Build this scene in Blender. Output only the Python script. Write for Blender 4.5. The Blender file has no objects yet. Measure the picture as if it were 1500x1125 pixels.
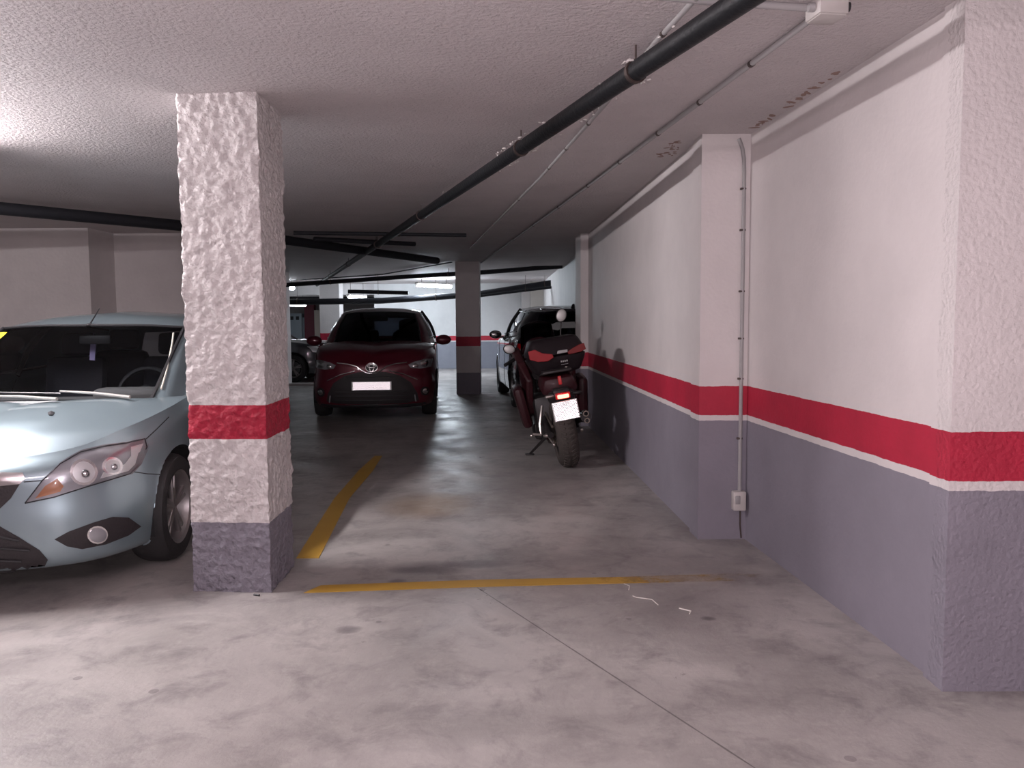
import bpy, bmesh, math, random
from mathutils import Vector, Matrix, Euler, noise
from mathutils.bvhtree import BVHTree
random.seed(7)
PI = math.pi
scene = bpy.context.scene
COL = scene.collection

# ------------------------------------------------------------------ camera
F, CH, PITCH, ROLL = 1200.0, 1.33, math.atan(91.5/1200.0), math.radians(0.37)
CAM = Vector((0, 0, CH))
def ray(x, y):
    """direction of the view through a point of the 1500x1125 frame"""
    u, v = x-750, y-562.5
    c, s = math.cos(ROLL), math.sin(ROLL)
    u, v = u*c-v*s, u*s+v*c
    cp, sp = math.cos(PITCH), math.sin(PITCH)
    return Vector((u, F*cp-v*sp, -F*sp-v*cp))
def fl(x, y, z=0.0):
    r = ray(x, y); return CAM + r*((z-CH)/r.z)
def atd(x, y, d):
    r = ray(x, y); return CAM + r*(d/r.y)
fw = ray(750, 562.5).normalized()
rt = (ray(751, 562.5)-ray(750, 562.5)).normalized()
up = rt.cross(fw)
cd = bpy.data.cameras.new('camera'); cam = bpy.data.objects.new('camera', cd); COL.objects.link(cam)
cam.matrix_world = Matrix(((rt.x, up.x, -fw.x, CAM.x), (rt.y, up.y, -fw.y, CAM.y), (rt.z, up.z, -fw.z, CAM.z), (0, 0, 0, 1)))
cd.sensor_width = 36; cd.lens = F/1500*36; cd.clip_start = 0.05; cd.clip_end = 200
scene.camera = cam
scene.view_settings.view_transform = 'Standard'; scene.view_settings.look = 'None'
scene.view_settings.gamma = 1; scene.view_settings.use_curve_mapping = False
scene.view_settings.exposure = -0.32

# ------------------------------------------------------------------ materials
def newmat(name):
    m = bpy.data.materials.new(name); m.use_nodes = True
    nt = m.node_tree; b = nt.nodes['Principled BSDF']
    return m, nt, b
def N(nt, t, **kw):
    n = nt.nodes.new(t)
    for k, v in kw.items():
        if k in n.inputs: n.inputs[k].default_value = v
        else: setattr(n, k, v)
    return n
def L(nt, a, b): nt.links.new(a, b)
def col4(c): return (c[0], c[1], c[2], 1)
def pbr(name, c, rough=.5, metal=0, coat=0, bump=0, bscale=60, emit=None, es=1, spec=.5, var=0, flake=0):
    m, nt, b = newmat(name)
    b.inputs['Base Color'].default_value = col4(c)
    b.inputs['Roughness'].default_value = rough; b.inputs['Metallic'].default_value = metal
    b.inputs['Coat Weight'].default_value = coat; b.inputs['Coat Roughness'].default_value = .06
    b.inputs['Specular IOR Level'].default_value = spec
    tc = N(nt, 'ShaderNodeTexCoord')
    if var:
        n = N(nt, 'ShaderNodeTexNoise', Scale=6.0, Detail=6.0); L(nt, tc.outputs['Object'], n.inputs['Vector'])
        mx = N(nt, 'ShaderNodeMix', data_type='RGBA'); mx.inputs[6].default_value = col4([v*(1-var) for v in c]); mx.inputs[7].default_value = col4([min(1, v*(1+var)) for v in c])
        L(nt, n.outputs[0], mx.inputs[0]); L(nt, mx.outputs[2], b.inputs['Base Color'])
    if bump:
        n = N(nt, 'ShaderNodeTexNoise', Scale=bscale, Detail=5.0); L(nt, tc.outputs['Object'], n.inputs['Vector'])
        bp = N(nt, 'ShaderNodeBump', Strength=bump, Distance=.01); L(nt, n.outputs[0], bp.inputs['Height']); L(nt, bp.outputs[0], b.inputs['Normal'])
    if emit:
        b.inputs['Emission Color'].default_value = col4(emit); b.inputs['Emission Strength'].default_value = es
    return m
def mathn(nt, op, a, b=None, c=None):
    n = N(nt, 'ShaderNodeMath', operation=op)
    for i, v in enumerate((a, b, c)):
        if v is None: continue
        if isinstance(v, (int, float)): n.inputs[i].default_value = v
        else: L(nt, v, n.inputs[i])
    return n.outputs[0]
def mixc(nt, fac, a, b):
    n = N(nt, 'ShaderNodeMix', data_type='RGBA')
    if isinstance(fac, (int, float)): n.inputs[0].default_value = fac
    else: L(nt, fac, n.inputs[0])
    for i, v in ((6, a), (7, b)):
        if isinstance(v, (tuple, list)): n.inputs[i].default_value = col4(v)
        else: L(nt, v, n.inputs[i])
    return n.outputs[2]
WHITE = (.68, .64, .63); GREY = (.24, .225, .265); RED = (.44, .014, .045)
def plaster(name, red=(.766, .94), grey=.36, white=None, rough_amp=.3, rscale=40, wob=.006, base=WHITE, gcol=GREY, rcol=RED, chips=.5, dist=.012, sharp=False, vw=.7):
    """painted rendered wall: white, a red band, a grey dado, edges cut by hand"""
    m, nt, b = newmat(name)
    g = N(nt, 'ShaderNodeNewGeometry'); sp = N(nt, 'ShaderNodeSeparateXYZ'); L(nt, g.outputs['Position'], sp.inputs[0])
    n1 = N(nt, 'ShaderNodeTexNoise', Scale=14.0, Detail=4.0, Roughness=.7); L(nt, g.outputs['Position'], n1.inputs['Vector'])
    z = mathn(nt, 'ADD', sp.outputs['Z'], mathn(nt, 'MULTIPLY', mathn(nt, 'SUBTRACT', n1.outputs[0], .5), wob*2))
    n2 = N(nt, 'ShaderNodeTexNoise', Scale=2.2, Detail=7.0, Roughness=.65); L(nt, g.outputs['Position'], n2.inputs['Vector'])
    r2 = N(nt, 'ShaderNodeMapRange'); L(nt, n2.outputs[0], r2.inputs[0]); r2.inputs[1].default_value = .3; r2.inputs[2].default_value = .7
    wh = mixc(nt, r2.outputs[0], [v*.93 for v in base], [min(1, v*1.05) for v in base])
    gr = mixc(nt, r2.outputs[0], [v*.9 for v in gcol], [v*1.1 for v in gcol])
    rd = mixc(nt, r2.outputs[0], [v*.8 for v in rcol], [v*1.15 for v in rcol])
    # flaked paint showing white specks
    n3 = N(nt, 'ShaderNodeTexNoise', Scale=22.0, Detail=8.0, Roughness=.75); L(nt, g.outputs['Position'], n3.inputs['Vector'])
    ch = mathn(nt, 'MULTIPLY', mathn(nt, 'GREATER_THAN', n3.outputs[0], .735), chips)
    gr = mixc(nt, ch, gr, base); rd = mixc(nt, ch, rd, [v*.9 for v in base])
    # scuffs low on the grey
    n4 = N(nt, 'ShaderNodeTexNoise', Scale=5.0, Detail=9.0, Roughness=.8); L(nt, g.outputs['Position'], n4.inputs['Vector'])
    sc = mathn(nt, 'MULTIPLY', mathn(nt, 'GREATER_THAN', n4.outputs[0], .66), mathn(nt, 'LESS_THAN', sp.outputs['Z'], .12))
    gr = mixc(nt, mathn(nt, 'MULTIPLY', sc, .6), gr, (.06, .05, .05))
    c = wh
    if red: c = mixc(nt, mathn(nt, 'MULTIPLY', mathn(nt, 'GREATER_THAN', z, red[0]), mathn(nt, 'LESS_THAN', z, red[1])), c, rd)
    if grey: c = mixc(nt, mathn(nt, 'LESS_THAN', z, white if white else grey), c, gr)
    L(nt, c, b.inputs['Base Color'])
    b.inputs['Roughness'].default_value = .62 if not sharp else .5
    nb = N(nt, 'ShaderNodeTexNoise', Scale=float(rscale), Detail=6.0, Roughness=.62); L(nt, g.outputs['Position'], nb.inputs['Vector'])
    nv = N(nt, 'ShaderNodeTexVoronoi', Scale=float(rscale)*.9, feature='SMOOTH_F1'); L(nt, g.outputs['Position'], nv.inputs['Vector'])
    h = mathn(nt, 'ADD', nb.outputs[0], mathn(nt, 'MULTIPLY', nv.outputs[0], vw))
    bp = N(nt, 'ShaderNodeBump', Strength=rough_amp, Distance=dist); L(nt, h, bp.inputs['Height']); L(nt, bp.outputs[0], b.inputs['Normal'])
    return m
def glassmat(name, tint=(.3, .32, .34), refl=.12):
    m, nt, b = newmat(name); nt.nodes.remove(b)
    out = nt.nodes['Material Output']
    tr = N(nt, 'ShaderNodeBsdfTransparent'); tr.inputs[0].default_value = col4(tint)
    gl = N(nt, 'ShaderNodeBsdfGlossy', Roughness=.03); gl.inputs[0].default_value = (.9, .9, .92, 1)
    lw = N(nt, 'ShaderNodeLayerWeight', Blend=refl)
    mx = N(nt, 'ShaderNodeMixShader'); L(nt, lw.outputs['Fresnel'], mx.inputs[0]); L(nt, tr.outputs[0], mx.inputs[1]); L(nt, gl.outputs[0], mx.inputs[2]); L(nt, mx.outputs[0], out.inputs[0])
    return m
def lampmat(name, c, s):
    return pbr(name, (.9, .9, .9), .4, emit=c, es=s)

# ------------------------------------------------------------------ objects
def tag(o, label=None, cat=None, group=None, kind=None):
    if label: o['label'] = label
    if cat: o['category'] = cat
    if group: o['group'] = group
    if kind: o['kind'] = kind
    return o
def empty(name, loc, rz=0):
    o = bpy.data.objects.new(name, None); COL.objects.link(o); o.location = loc; o.rotation_euler = (0, 0, rz); o.empty_display_size = .1
    return o
class MB:
    """collects shapes into one mesh"""
    def __init__(s): s.v = []; s.f = []
    def add(s, vs, fs, M=None):
        o = len(s.v)
        s.v += [tuple(M @ Vector(p)) if M else tuple(p) for p in vs]
        s.f += [tuple(i+o for i in q) for q in fs]
        return s
    def box(s, c, d, rot=(0, 0, 0), bev=0, seg=2, taper=None):
        bm = bmesh.new(); bmesh.ops.create_cube(bm, size=1)
        for v in bm.verts:
            if taper and v.co.z > 0: v.co.x *= taper[0]; v.co.y *= taper[1]
            v.co = Vector((v.co.x*d[0], v.co.y*d[1], v.co.z*d[2]))
        if bev: bmesh.ops.bevel(bm, geom=list(bm.edges), offset=bev, segments=seg, profile=.5, affect='EDGES')
        M = Matrix.Translation(c) @ Euler(rot).to_matrix().to_4x4()
        bm.verts.index_update()
        s.add([v.co for v in bm.verts], [[v.index for v in f.verts] for f in bm.faces], M); bm.free(); return s
    def ell(s, c, r, rot=(0, 0, 0), nu=20, nv=12):
        vs, fs = [], []
        for i in range(nv+1):
            a = PI*i/nv
            for j in range(nu):
                b = 2*PI*j/nu; vs.append((r[0]*math.sin(a)*math.cos(b), r[1]*math.sin(a)*math.sin(b), r[2]*math.cos(a)))
        for i in range(nv):
            for j in range(nu): fs.append((i*nu+j, (i+1)*nu+j, (i+1)*nu+(j+1) % nu, i*nu+(j+1) % nu))
        s.add(vs, fs, Matrix.Translation(c) @ Euler(rot).to_matrix().to_4x4()); return s
    def lathe(s, prof, M, n=32, a0=0, a1=2*PI):
        """profile of (radius, height) about local z"""
        full = abs(a1-a0-2*PI) < 1e-6; m = n if full else n+1
        vs, fs = [], []
        for j in range(m):
            a = a0+(a1-a0)*j/n
            for r, h in prof: vs.append((r*math.cos(a), r*math.sin(a), h))
        k = len(prof)
        for j in range(n):
            jj = (j+1) % m
            for i in range(k-1): fs.append((j*k+i, jj*k+i, jj*k+i+1, j*k+i+1))
        s.add(vs, fs, M); return s
    def tube(s, path, r, n=10, caps=True):
        path = [Vector(p) for p in path]; vs, fs = [], []
        rr = r if isinstance(r, (list, tuple)) else [r]*len(path)
        px = None
        for i, p in enumerate(path):
            t = (path[min(i+1, len(path)-1)]-path[max(i-1, 0)]).normalized()
            if px is None: px = t.orthogonal().normalized()
            px = (px-t*px.dot(t)).normalized(); py = t.cross(px)
            for j in range(n):
                a = 2*PI*j/n; vs.append(p+(px*math.cos(a)+py*math.sin(a))*rr[i])
        for i in range(len(path)-1):
            for j in range(n): fs.append((i*n+j, i*n+(j+1) % n, (i+1)*n+(j+1) % n, (i+1)*n+j))
        if caps: fs.append(tuple(range(n))[::-1]); fs.append(tuple((len(path)-1)*n+j for j in range(n)))
        s.add(vs, fs); return s
    def prism(s, poly, z0, z1, M=None):
        n = len(poly); vs = [(p[0], p[1], z0) for p in poly]+[(p[0], p[1], z1) for p in poly]
        fs = [tuple(range(n))[::-1], tuple(range(n, 2*n))]+[(i, (i+1) % n, n+(i+1) % n, n+i) for i in range(n)]
        s.add(vs, fs, M); return s
    def build(s, name, mat, parent=None, smooth=True, angle=40, bevel=0, loc=None, sub=0):
        me = bpy.data.meshes.new(name); me.from_pydata([tuple(p) for p in s.v], [], s.f); me.update()
        bm = bmesh.new(); bm.from_mesh(me)
        bmesh.ops.remove_doubles(bm, verts=bm.verts, dist=1e-5); bmesh.ops.recalc_face_normals(bm, faces=bm.faces)
        bm.to_mesh(me); bm.free()
        if loc is not None: me.transform(Matrix.Translation(-Vector(loc)))
        o = bpy.data.objects.new(name, me); COL.objects.link(o)
        if loc is not None: o.location = loc
        me.materials.append(mat)
        if smooth:
            for p in me.polygons: p.use_smooth = True
            try: me.set_sharp_from_angle(angle=math.radians(angle))
            except Exception: pass
        if parent: o.parent = parent
        if bevel:
            b = o.modifiers.new('bevel', 'BEVEL'); b.width = bevel; b.segments = 2; b.limit_method = 'ANGLE'
        if sub: o.modifiers.new('sub', 'SUBSURF').render_levels = sub
        return o
def axisM(loc, d):
    """matrix taking local z to direction d at loc"""
    return Matrix.Translation(loc) @ Vector(d).to_track_quat('Z', 'Y').to_matrix().to_4x4()
def clone(o, parent=None):
    c = o.copy(); COL.objects.link(c)
    if parent: c.parent = parent
    for ch in list(o.children): clone(ch, c)
    return c
# ------------------------------------------------------------------ the garage
CZ = 2.42
TH = .045                     # the bays run a little to the left of straight ahead
M_wall = plaster('painted_wall', red=(.76, .935), grey=.76, white=.727, rough_amp=.12, rscale=50)
M_wallfar = plaster('painted_wall_far', red=(.80, .935), grey=.76, white=.765, rough_amp=.1, rscale=30, base=(.72, .72, .72), gcol=(.27, .28, .33), rcol=(.5, .02, .045))
M_pillar = plaster('rough_plaster_pillar', red=(.765, .932), grey=.35, rough_amp=.85, rscale=48, wob=.004, chips=.35, dist=.028)
M_colrough = plaster('rough_plaster_column', red=(.76, .935), grey=.76, white=.727, rough_amp=.8, rscale=60, wob=.006, dist=.008)
M_pilmid = plaster('middle_pillar_paint', red=(.885, 1.06), grey=.40, rough_amp=.25, rscale=40)
M_ceil = plaster('textured_ceiling', red=None, grey=None, rough_amp=.9, rscale=48, base=(.64, .59, .59), dist=.03, vw=.15)
M_plain = plaster('plain_plaster', red=None, grey=None, rough_amp=.15, rscale=30)
M_beam = plaster('plain_beam', red=None, grey=None, rough_amp=.1, rscale=30, base=(.6, .58, .58))
M_black = pbr('black_pipe_paint', (.010, .011, .013), .5, bump=.35, bscale=40, spec=.25)
M_dpipe = pbr('dark_grey_pipe', (.022, .023, .028), .6, bump=.1, bscale=30, spec=.3)
M_conduit = pbr('grey_plastic_conduit', (.33, .32, .32), .45, bump=.1, bscale=20)
M_clip = pbr('dark_metal_clip', (.08, .06, .055), .5, metal=.6)
M_jbox = pbr('junction_box_plastic', (.52, .49, .47), .5, bump=.05)
M_dark = pbr('black_plastic', (.02, .02, .022), .55)
M_rust = pbr('flaking_brown_plaster', (.30, .20, .17), .9, bump=.5, bscale=80)

# floor
def floor_mat():
    m, nt, b = newmat('worn_concrete_floor')
    g = N(nt, 'ShaderNodeNewGeometry'); P = g.outputs['Position']
    sp = N(nt, 'ShaderNodeSeparateXYZ'); L(nt, P, sp.inputs[0]); X, Y = sp.outputs[0], sp.outputs[1]
    def nz(s, d, r, dist=0):
        n = N(nt, 'ShaderNodeTexNoise', Scale=s, Detail=d, Roughness=r, Distortion=dist); L(nt, P, n.inputs['Vector']); return n.outputs[0]
    def mr(v, a, c, lo=0, hi=1):
        n = N(nt, 'ShaderNodeMapRange'); L(nt, v, n.inputs[0]); n.inputs[1].default_value = a; n.inputs[2].default_value = c; n.inputs[3].default_value = lo; n.inputs[4].default_value = hi; return n.outputs[0]
    c = mixc(nt, mr(nz(.9, 8, .62, .6), .32, .68), (.235, .22, .21), (.45, .425, .405))
    c = mixc(nt, mr(nz(4.5, 9, .7, .4), .50, .70, 0, .65), c, (.13, .118, .12))
    c = mixc(nt, mr(nz(11, 6, .7), .56, .8, 0, .5), c, (.5, .47, .44))
    c = mixc(nt, mr(nz(1.7, 10, .75, 1.2), .5, .72, 0, .6), c, (.19, .175, .17))
    vor = N(nt, 'ShaderNodeTexVoronoi', Scale=2.6); L(nt, P, vor.inputs['Vector'])
    sz = mathn(nt, 'MULTIPLY', nz(3, 3, .5), .12)
    spots = mathn(nt, 'MULTIPLY', mathn(nt, 'LESS_THAN', vor.outputs['Distance'], mathn(nt, 'SUBTRACT', sz, .012)), .45)
    c = mixc(nt, spots, c, (.09, .08, .08))
    # oil stains and rubbed patches, each where it lies on the slab: (x, y, rx, ry, colour, strength)
    wobx = mathn(nt, 'MULTIPLY', mathn(nt, 'SUBTRACT', nz(9, 5, .7), .5), .9)
    for (sx, sy, rx, ry, cc, st) in ST:
        dx = mathn(nt, 'DIVIDE', mathn(nt, 'SUBTRACT', X, sx), rx); dy = mathn(nt, 'DIVIDE', mathn(nt, 'SUBTRACT', Y, sy), ry)
        d = mathn(nt, 'ADD', mathn(nt, 'ADD', mathn(nt, 'MULTIPLY', dx, dx), mathn(nt, 'MULTIPLY', dy, dy)), wobx)
        c = mixc(nt, mr(d, 1.2, .1, 0, st), c, cc)
    # saw-cut joint across the aisle
    a, e = Vector(fl(655, 832)), Vector(fl(1075, 1105)); d = (e-a); ln = math.hypot(d.x, d.y); nx, ny = -d.y/ln, d.x/ln
    dist = mathn(nt, 'ABSOLUTE', mathn(nt, 'ADD', mathn(nt, 'ADD', mathn(nt, 'MULTIPLY', X, nx), mathn(nt, 'MULTIPLY', Y, ny)), -(a.x*nx+a.y*ny)+0.0))
    wj = mathn(nt, 'ADD', dist, mathn(nt, 'MULTIPLY', mathn(nt, 'SUBTRACT', nz(8, 3, .5), .5), .006))
    jm = mathn(nt, 'MULTIPLY', mathn(nt, 'LESS_THAN', wj, .0035), mathn(nt, 'LESS_THAN', Y, 4.02))
    c = mixc(nt, mathn(nt, 'MULTIPLY', jm, .7), c, (.05, .045, .045))
    L(nt, c, b.inputs['Base Color'])
    L(nt, mr(nz(2.2, 7, .7), .3, .7, .26, .6), b.inputs['Roughness'])
    b.inputs['Specular IOR Level'].default_value = .45
    bp = N(nt, 'ShaderNodeBump', Strength=.25, Distance=.01); L(nt, nz(30, 7, .7), bp.inputs['Height']); L(nt, bp.outputs[0], b.inputs['Normal'])
    return m
dk = (.07, .06, .07)
ST = []
for (px, py, rx, ry, cc, st) in [(630, 832, .22, .13, dk, .5), (600, 835, .14, .06, dk, .4), (582, 852, .05, .05, dk, .6), (700, 826, .2, .08, dk, .5),
    (1037, 906, .035, .03, (.05, .05, .05), .85), (625, 740, .35, .42, (.30, .22, .14), .6), (1010, 890, .3, .3, (.15, .13, .13), .35), (510, 922, .06, .05, dk, .6),
    (800, 700, .5, 1.0, (.17, .15, .15), .45), (1060, 780, .35, .3, (.15, .12, .12), .5)]:
    q = fl(px, py); ST.append((q.x, q.y, rx, ry, cc, st))
M_floor = floor_mat()
def slab(name, x0, x1, y0, y1, z0, z1, mat):
    o = MB().box(((x0+x1)/2, (y0+y1)/2, (z0+z1)/2), (x1-x0, y1-y0, z1-z0)).build(name, mat, smooth=False)
    return tag(o, kind='structure')
slab('floor', -13, 5, -7, 44, -.2, 0, M_floor)
slab('ceiling', -13, 5, -7, 44, CZ, CZ+.2, M_ceil)

# right wall: stepped outline seen from above, extruded floor to ceiling
wc = fl(1379, 1011); w_a = fl(1095, 796); p_l = fl(1022, 790)
far = (.87, 10.35)
pts = [(5, wc.y), (wc.x, wc.y), (wc.x-.006, wc.y+.12), (wc.x+.012, wc.y+.12), (w_a.x+.012, p_l.y), (p_l.x, p_l.y), (p_l.x-.008, p_l.y+.20), (p_l.x+.01, p_l.y+.20),
       (.965, far[1]), (far[0], far[1]), (far[0]-.03, far[1]+.45), (far[0]+.24, far[1]+.45), (.87, 23.4), (.87, 23.6), (5, 23.6)]
o = MB().prism(pts, 0, CZ).build('wall_right', M_wall, smooth=False); tag(o, kind='structure')
# bring a fine rough coat to the near column face
def rough_box(name, corners, z0, z1, mat, amp, step=.012, seed=0, thing=None, faces=(0, 1, 2, 3)):
    """vertical prism whose rendered faces are really bumpy; corners anticlockwise from above"""
    mb = MB(); n = len(corners)
    nz = int((z1-z0)/step)
    ring = []; 
    for i in range(n):
        a, b2 = Vector(corners[i]), Vector(corners[(i+1) % n]); k = max(1, int((b2-a).length/step)) if i in faces else 1
        for j in range(k): ring.append(a.lerp(b2, j/k))
    c = sum((Vector(q) for q in corners), Vector((0, 0)))/n
    vs = []
    for k in range(nz+1):
        z = z0+(z1-z0)*k/nz
        for q in ring:
            p = Vector((q.x, q.y, z)); out = (q-c).normalized()
            h = noise.noise(p*28+Vector((seed, 0, 0)))*.55+noise.noise(p*60+Vector((seed, 5, 0)))*.45+noise.noise(p*7)*.5
            h = (h+.5*abs(noise.noise(p*16+Vector((seed, 8, 3)))))*amp
            vs.append((q.x+out.x*h, q.y+out.y*h, z))
    m = len(ring); fs = []
    for k in range(nz):
        for j in range(m): fs.append((k*m+j, k*m+(j+1) % m, (k+1)*m+(j+1) % m, (k+1)*m+j))
    fs.append(tuple(range(m))[::-1]); fs.append(tuple(nz*m+j for j in range(m)))
    mb.add(vs, fs)
    return mb.build(name, mat, smooth=True, angle=80, loc=(c.x, c.y, z0))
co = rough_box('column', [(wc.x-.004, wc.y-.012), (2.25, wc.y-.012), (2.25, wc.y+.1), (wc.x-.004, wc.y+.1)], 0, CZ, M_colrough, .0018, .012, 3)
tag(co, 'rough plastered wall column with red band at the right edge of the picture', 'column')
# crumbling plaster along the ceiling edge
def crumbs(name, path, n, w, label):
    mb = MB()
    for k in range(n):
        t = random.random(); p = Vector(path[0]).lerp(Vector(path[1]), t)
        mb.ell((p.x+random.uniform(-w, w*.2), p.y+random.uniform(-.05, .05), CZ-.001), (random.uniform(.003, .014), random.uniform(.006, .035), .003), (0, 0, random.uniform(0, 3)), 8, 5)
    return tag(mb.build(name, M_rust), label, 'plaster damage', kind='stuff')
crumbs('flaked_plaster', [(p_l.x-.06, p_l.y+.2, 0), (p_l.x-.07, p_l.y+.7, 0)], 26, .09, 'brown flaking plaster on the ceiling beside the wall pilaster')
crumbs('flaked_plaster', [(w_a.x-.005, p_l.y-.1, 0), (w_a.x+.055, p_l.y-1.2, 0)], 30, .02, 'brown crumbs of plaster along the ceiling edge above the near bay')

# main pillar
a = fl(285, 866); b_ = fl(397, 868); c_ = fl(430, 830)
A, B = Vector((a.x, a.y)), Vector((b_.x, b_.y)); Cc = Vector((c_.x-.0, c_.y)); D = A+(Cc-B)
pil = rough_box('pillar', [tuple(A), tuple(B), tuple(Cc), tuple(D)], 0, CZ, M_pillar, .014, .0085, 11)
tag(pil, 'big rough white pillar with red band and grey foot beside the light blue car', 'pillar')
def plainpillar(x, y, w, d, mat, label, rz=-TH, z1=None):
    o = MB().box((0, 0, (z1 or CZ)/2), (w, d, (z1 or CZ)), bev=.008).build('pillar', mat, smooth=False); o.location = (x, y, 0); o.rotation_euler.z = rz
    return tag(o, label, 'pillar')
ml = fl(667, 577); plainpillar(-.80, 15.25, .44, .5, M_pilmid, 'grey pillar with red band and dark foot standing between the red car and the motorbike', 0)
plainpillar(-4.66, 21.3, .52, .4, M_pilmid, 'pale pillar rising behind the left side of the red car')
plainpillar(-5.03, 17.6, .45, .45, M_plain, 'pale pillar half hidden behind the near rough pillar, at the wing of the dark car')
# far walls
slab('wall_back', -3.9, 5, 23.4, 23.6, 0, CZ, M_wallfar)
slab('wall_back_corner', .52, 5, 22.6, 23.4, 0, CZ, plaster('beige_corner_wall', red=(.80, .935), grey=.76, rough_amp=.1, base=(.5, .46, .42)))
pc = plainpillar(.40, 23.1, .24, .4, M_plain, 'narrow pale pilaster on the far wall to the left of the black car roof', 0)
slab('wall_left', -13, -4.80, 9.4, 10.05, 0, CZ, M_plain)
slab('wall_left_back', -4.80, -3.25, 10.0, 10.1, 0, CZ, M_plain)
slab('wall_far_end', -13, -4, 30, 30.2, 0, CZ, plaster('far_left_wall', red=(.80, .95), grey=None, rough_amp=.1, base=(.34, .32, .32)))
slab('wall_outer', -13.2, -13, -7, 44, 0, CZ, M_plain)
slab('wall_behind', -13, 5, -7.2, -7, 0, CZ, M_plain)
slab('wall_right_outer', 5, 5.2, -7, 23.6, 0, CZ, M_plain)
slab('trim_beam_far', -13, -3.9, 23.4, 23.9, 2.12, CZ, M_beam)
slab('trim_beam_farther', -13, -3.9, 27.5, 28, 1.95, CZ, M_beam)
slab('trim_kerb', -9, -3.9, 17.35, 17.5, 0, .05, M_plain)
# meter cabinet and coloured column far left
M_cab = pbr('grey_cabinet_paint', (.36, .41, .46), .5); M_maroon = pbr('maroon_paint', (.16, .03, .05), .6, var=.1)
cab = empty('meter_cabinet', (-7.67, 29.5, 0)); tag(cab, 'tall pale grey cabinet with two dark windows in the far left corner', 'cabinet')
MB().box((-.04, 0, .84), (.44, .4, 1.66), bev=.02).build('body', M_cab, cab)
MB().box((.26, .04, .78), (.15, .3, 1.5), bev=.02).build('side_panel', M_cab, cab)
for dx in (-.16, .04): MB().box((dx, -.206, 1.50), (.11, .02, .13)).build('window', M_dark, cab)
o = MB().box((0, 0, 1.0), (.34, .3, 2.0)).build('column', M_maroon, smooth=False); o.location = (-7.15, 29.2, 0); tag(o, 'dark maroon column beside the far grey cabinet', 'column')
o = MB().box((0, 0, .9), (.26, .2, 1.75)).build('column', pbr('beige_paint', (.6, .52, .46), .6), smooth=False); o.location = (-6.83, 29.1, 0); tag(o, 'short beige column just left of the pale pillar behind the red car', 'column')

# yellow bay lines, worn
def yellow_mat():
    m, nt, b = newmat('worn_yellow_paint'); g = N(nt, 'ShaderNodeNewGeometry')
    n = N(nt, 'ShaderNodeTexNoise', Scale=9.0, Detail=9.0, Roughness=.75); L(nt, g.outputs['Position'], n.inputs['Vector'])
    n2 = N(nt, 'ShaderNodeTexNoise', Scale=2.0, Detail=5.0); L(nt, g.outputs['Position'], n2.inputs['Vector'])
    sp = N(nt, 'ShaderNodeSeparateXYZ'); L(nt, g.outputs['Position'], sp.inputs[0])
    mr = N(nt, 'ShaderNodeMapRange'); L(nt, sp.outputs[0], mr.inputs[0]); mr.inputs[1].default_value = -.1; mr.inputs[2].default_value = 1.35; mr.inputs[3].default_value = .08; mr.inputs[4].default_value = .62
    r = N(nt, 'ShaderNodeMapRange'); L(nt, mathn(nt, 'SUBTRACT', mathn(nt, 'ADD', mathn(nt, 'MULTIPLY', n.outputs[0], .7), mathn(nt, 'MULTIPLY', n2.outputs[0], .5)), mr.outputs[0]), r.inputs[0]); r.inputs[1].default_value = .06; r.inputs[2].default_value = .34
    L(nt, mixc(nt, n2.outputs[0], (.40, .23, .03), (.56, .34, .055)), b.inputs['Base Color']); b.inputs['Roughness'].default_value = .5
    L(nt, r.outputs[0], b.inputs['Alpha'])
    return m
M_yel = yellow_mat()
def strip(name, pl, label, cat, mat, z=.003):
    mb = MB(); n = len(pl); mb.add([(p[0], p[1], z) for p in pl]+[(p[0], p[1], .0005) for p in pl], [tuple(range(n))]+[(i, (i+1) % n, n+(i+1) % n, n+i) for i in range(n)])
    return tag(mb.build(name, mat, smooth=False), label, cat)
A1 = [fl(434, 818), fl(467, 818), fl(512, 730), fl(546, 690), fl(560, 668), fl(549, 668), fl(525, 690), fl(490, 730)]
strip('bay_line', [(p.x, p.y) for p in A1], 'yellow painted bay line running back from the rough pillar towards the red car', 'painted line', M_yel)
A2 = [fl(445, 869), fl(700, 860), fl(1150, 849), fl(1150, 839), fl(900, 846), fl(700, 850), fl(470, 858)]
strip('bay_line', [(p.x, p.y) for p in A2], 'worn yellow painted line across the floor from the rough pillar to the right wall', 'painted line', M_yel)
# bits of litter on the floor
M_lit = pbr('pale_fibre', (.75, .72, .68), .7)
def litter(pp, r, label):
    q = [fl(*p, .004) for p in pp]; c = q[0]
    return tag(MB().tube(q, r, 6).build('litter', M_lit, loc=(c.x, c.y, 0)), label, 'litter')
litter([(927, 873), (932, 875), (955, 878), (964, 886)], .0022, 'pale twisted strip lying on the floor just below the yellow line')
litter([(995, 891), (1003, 893), (1012, 895), (1010, 899)], .003, 'small white scrap lying on the floor near the dark oil spot')
litter([(914, 855), (922, 858), (921, 864)], .002, 'tiny pale shred lying at the edge of the yellow line')
litter([(372, 871), (380, 872)], .006, 'small dark crumb at the foot of the rough pillar').data.materials[0] = M_dark

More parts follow.
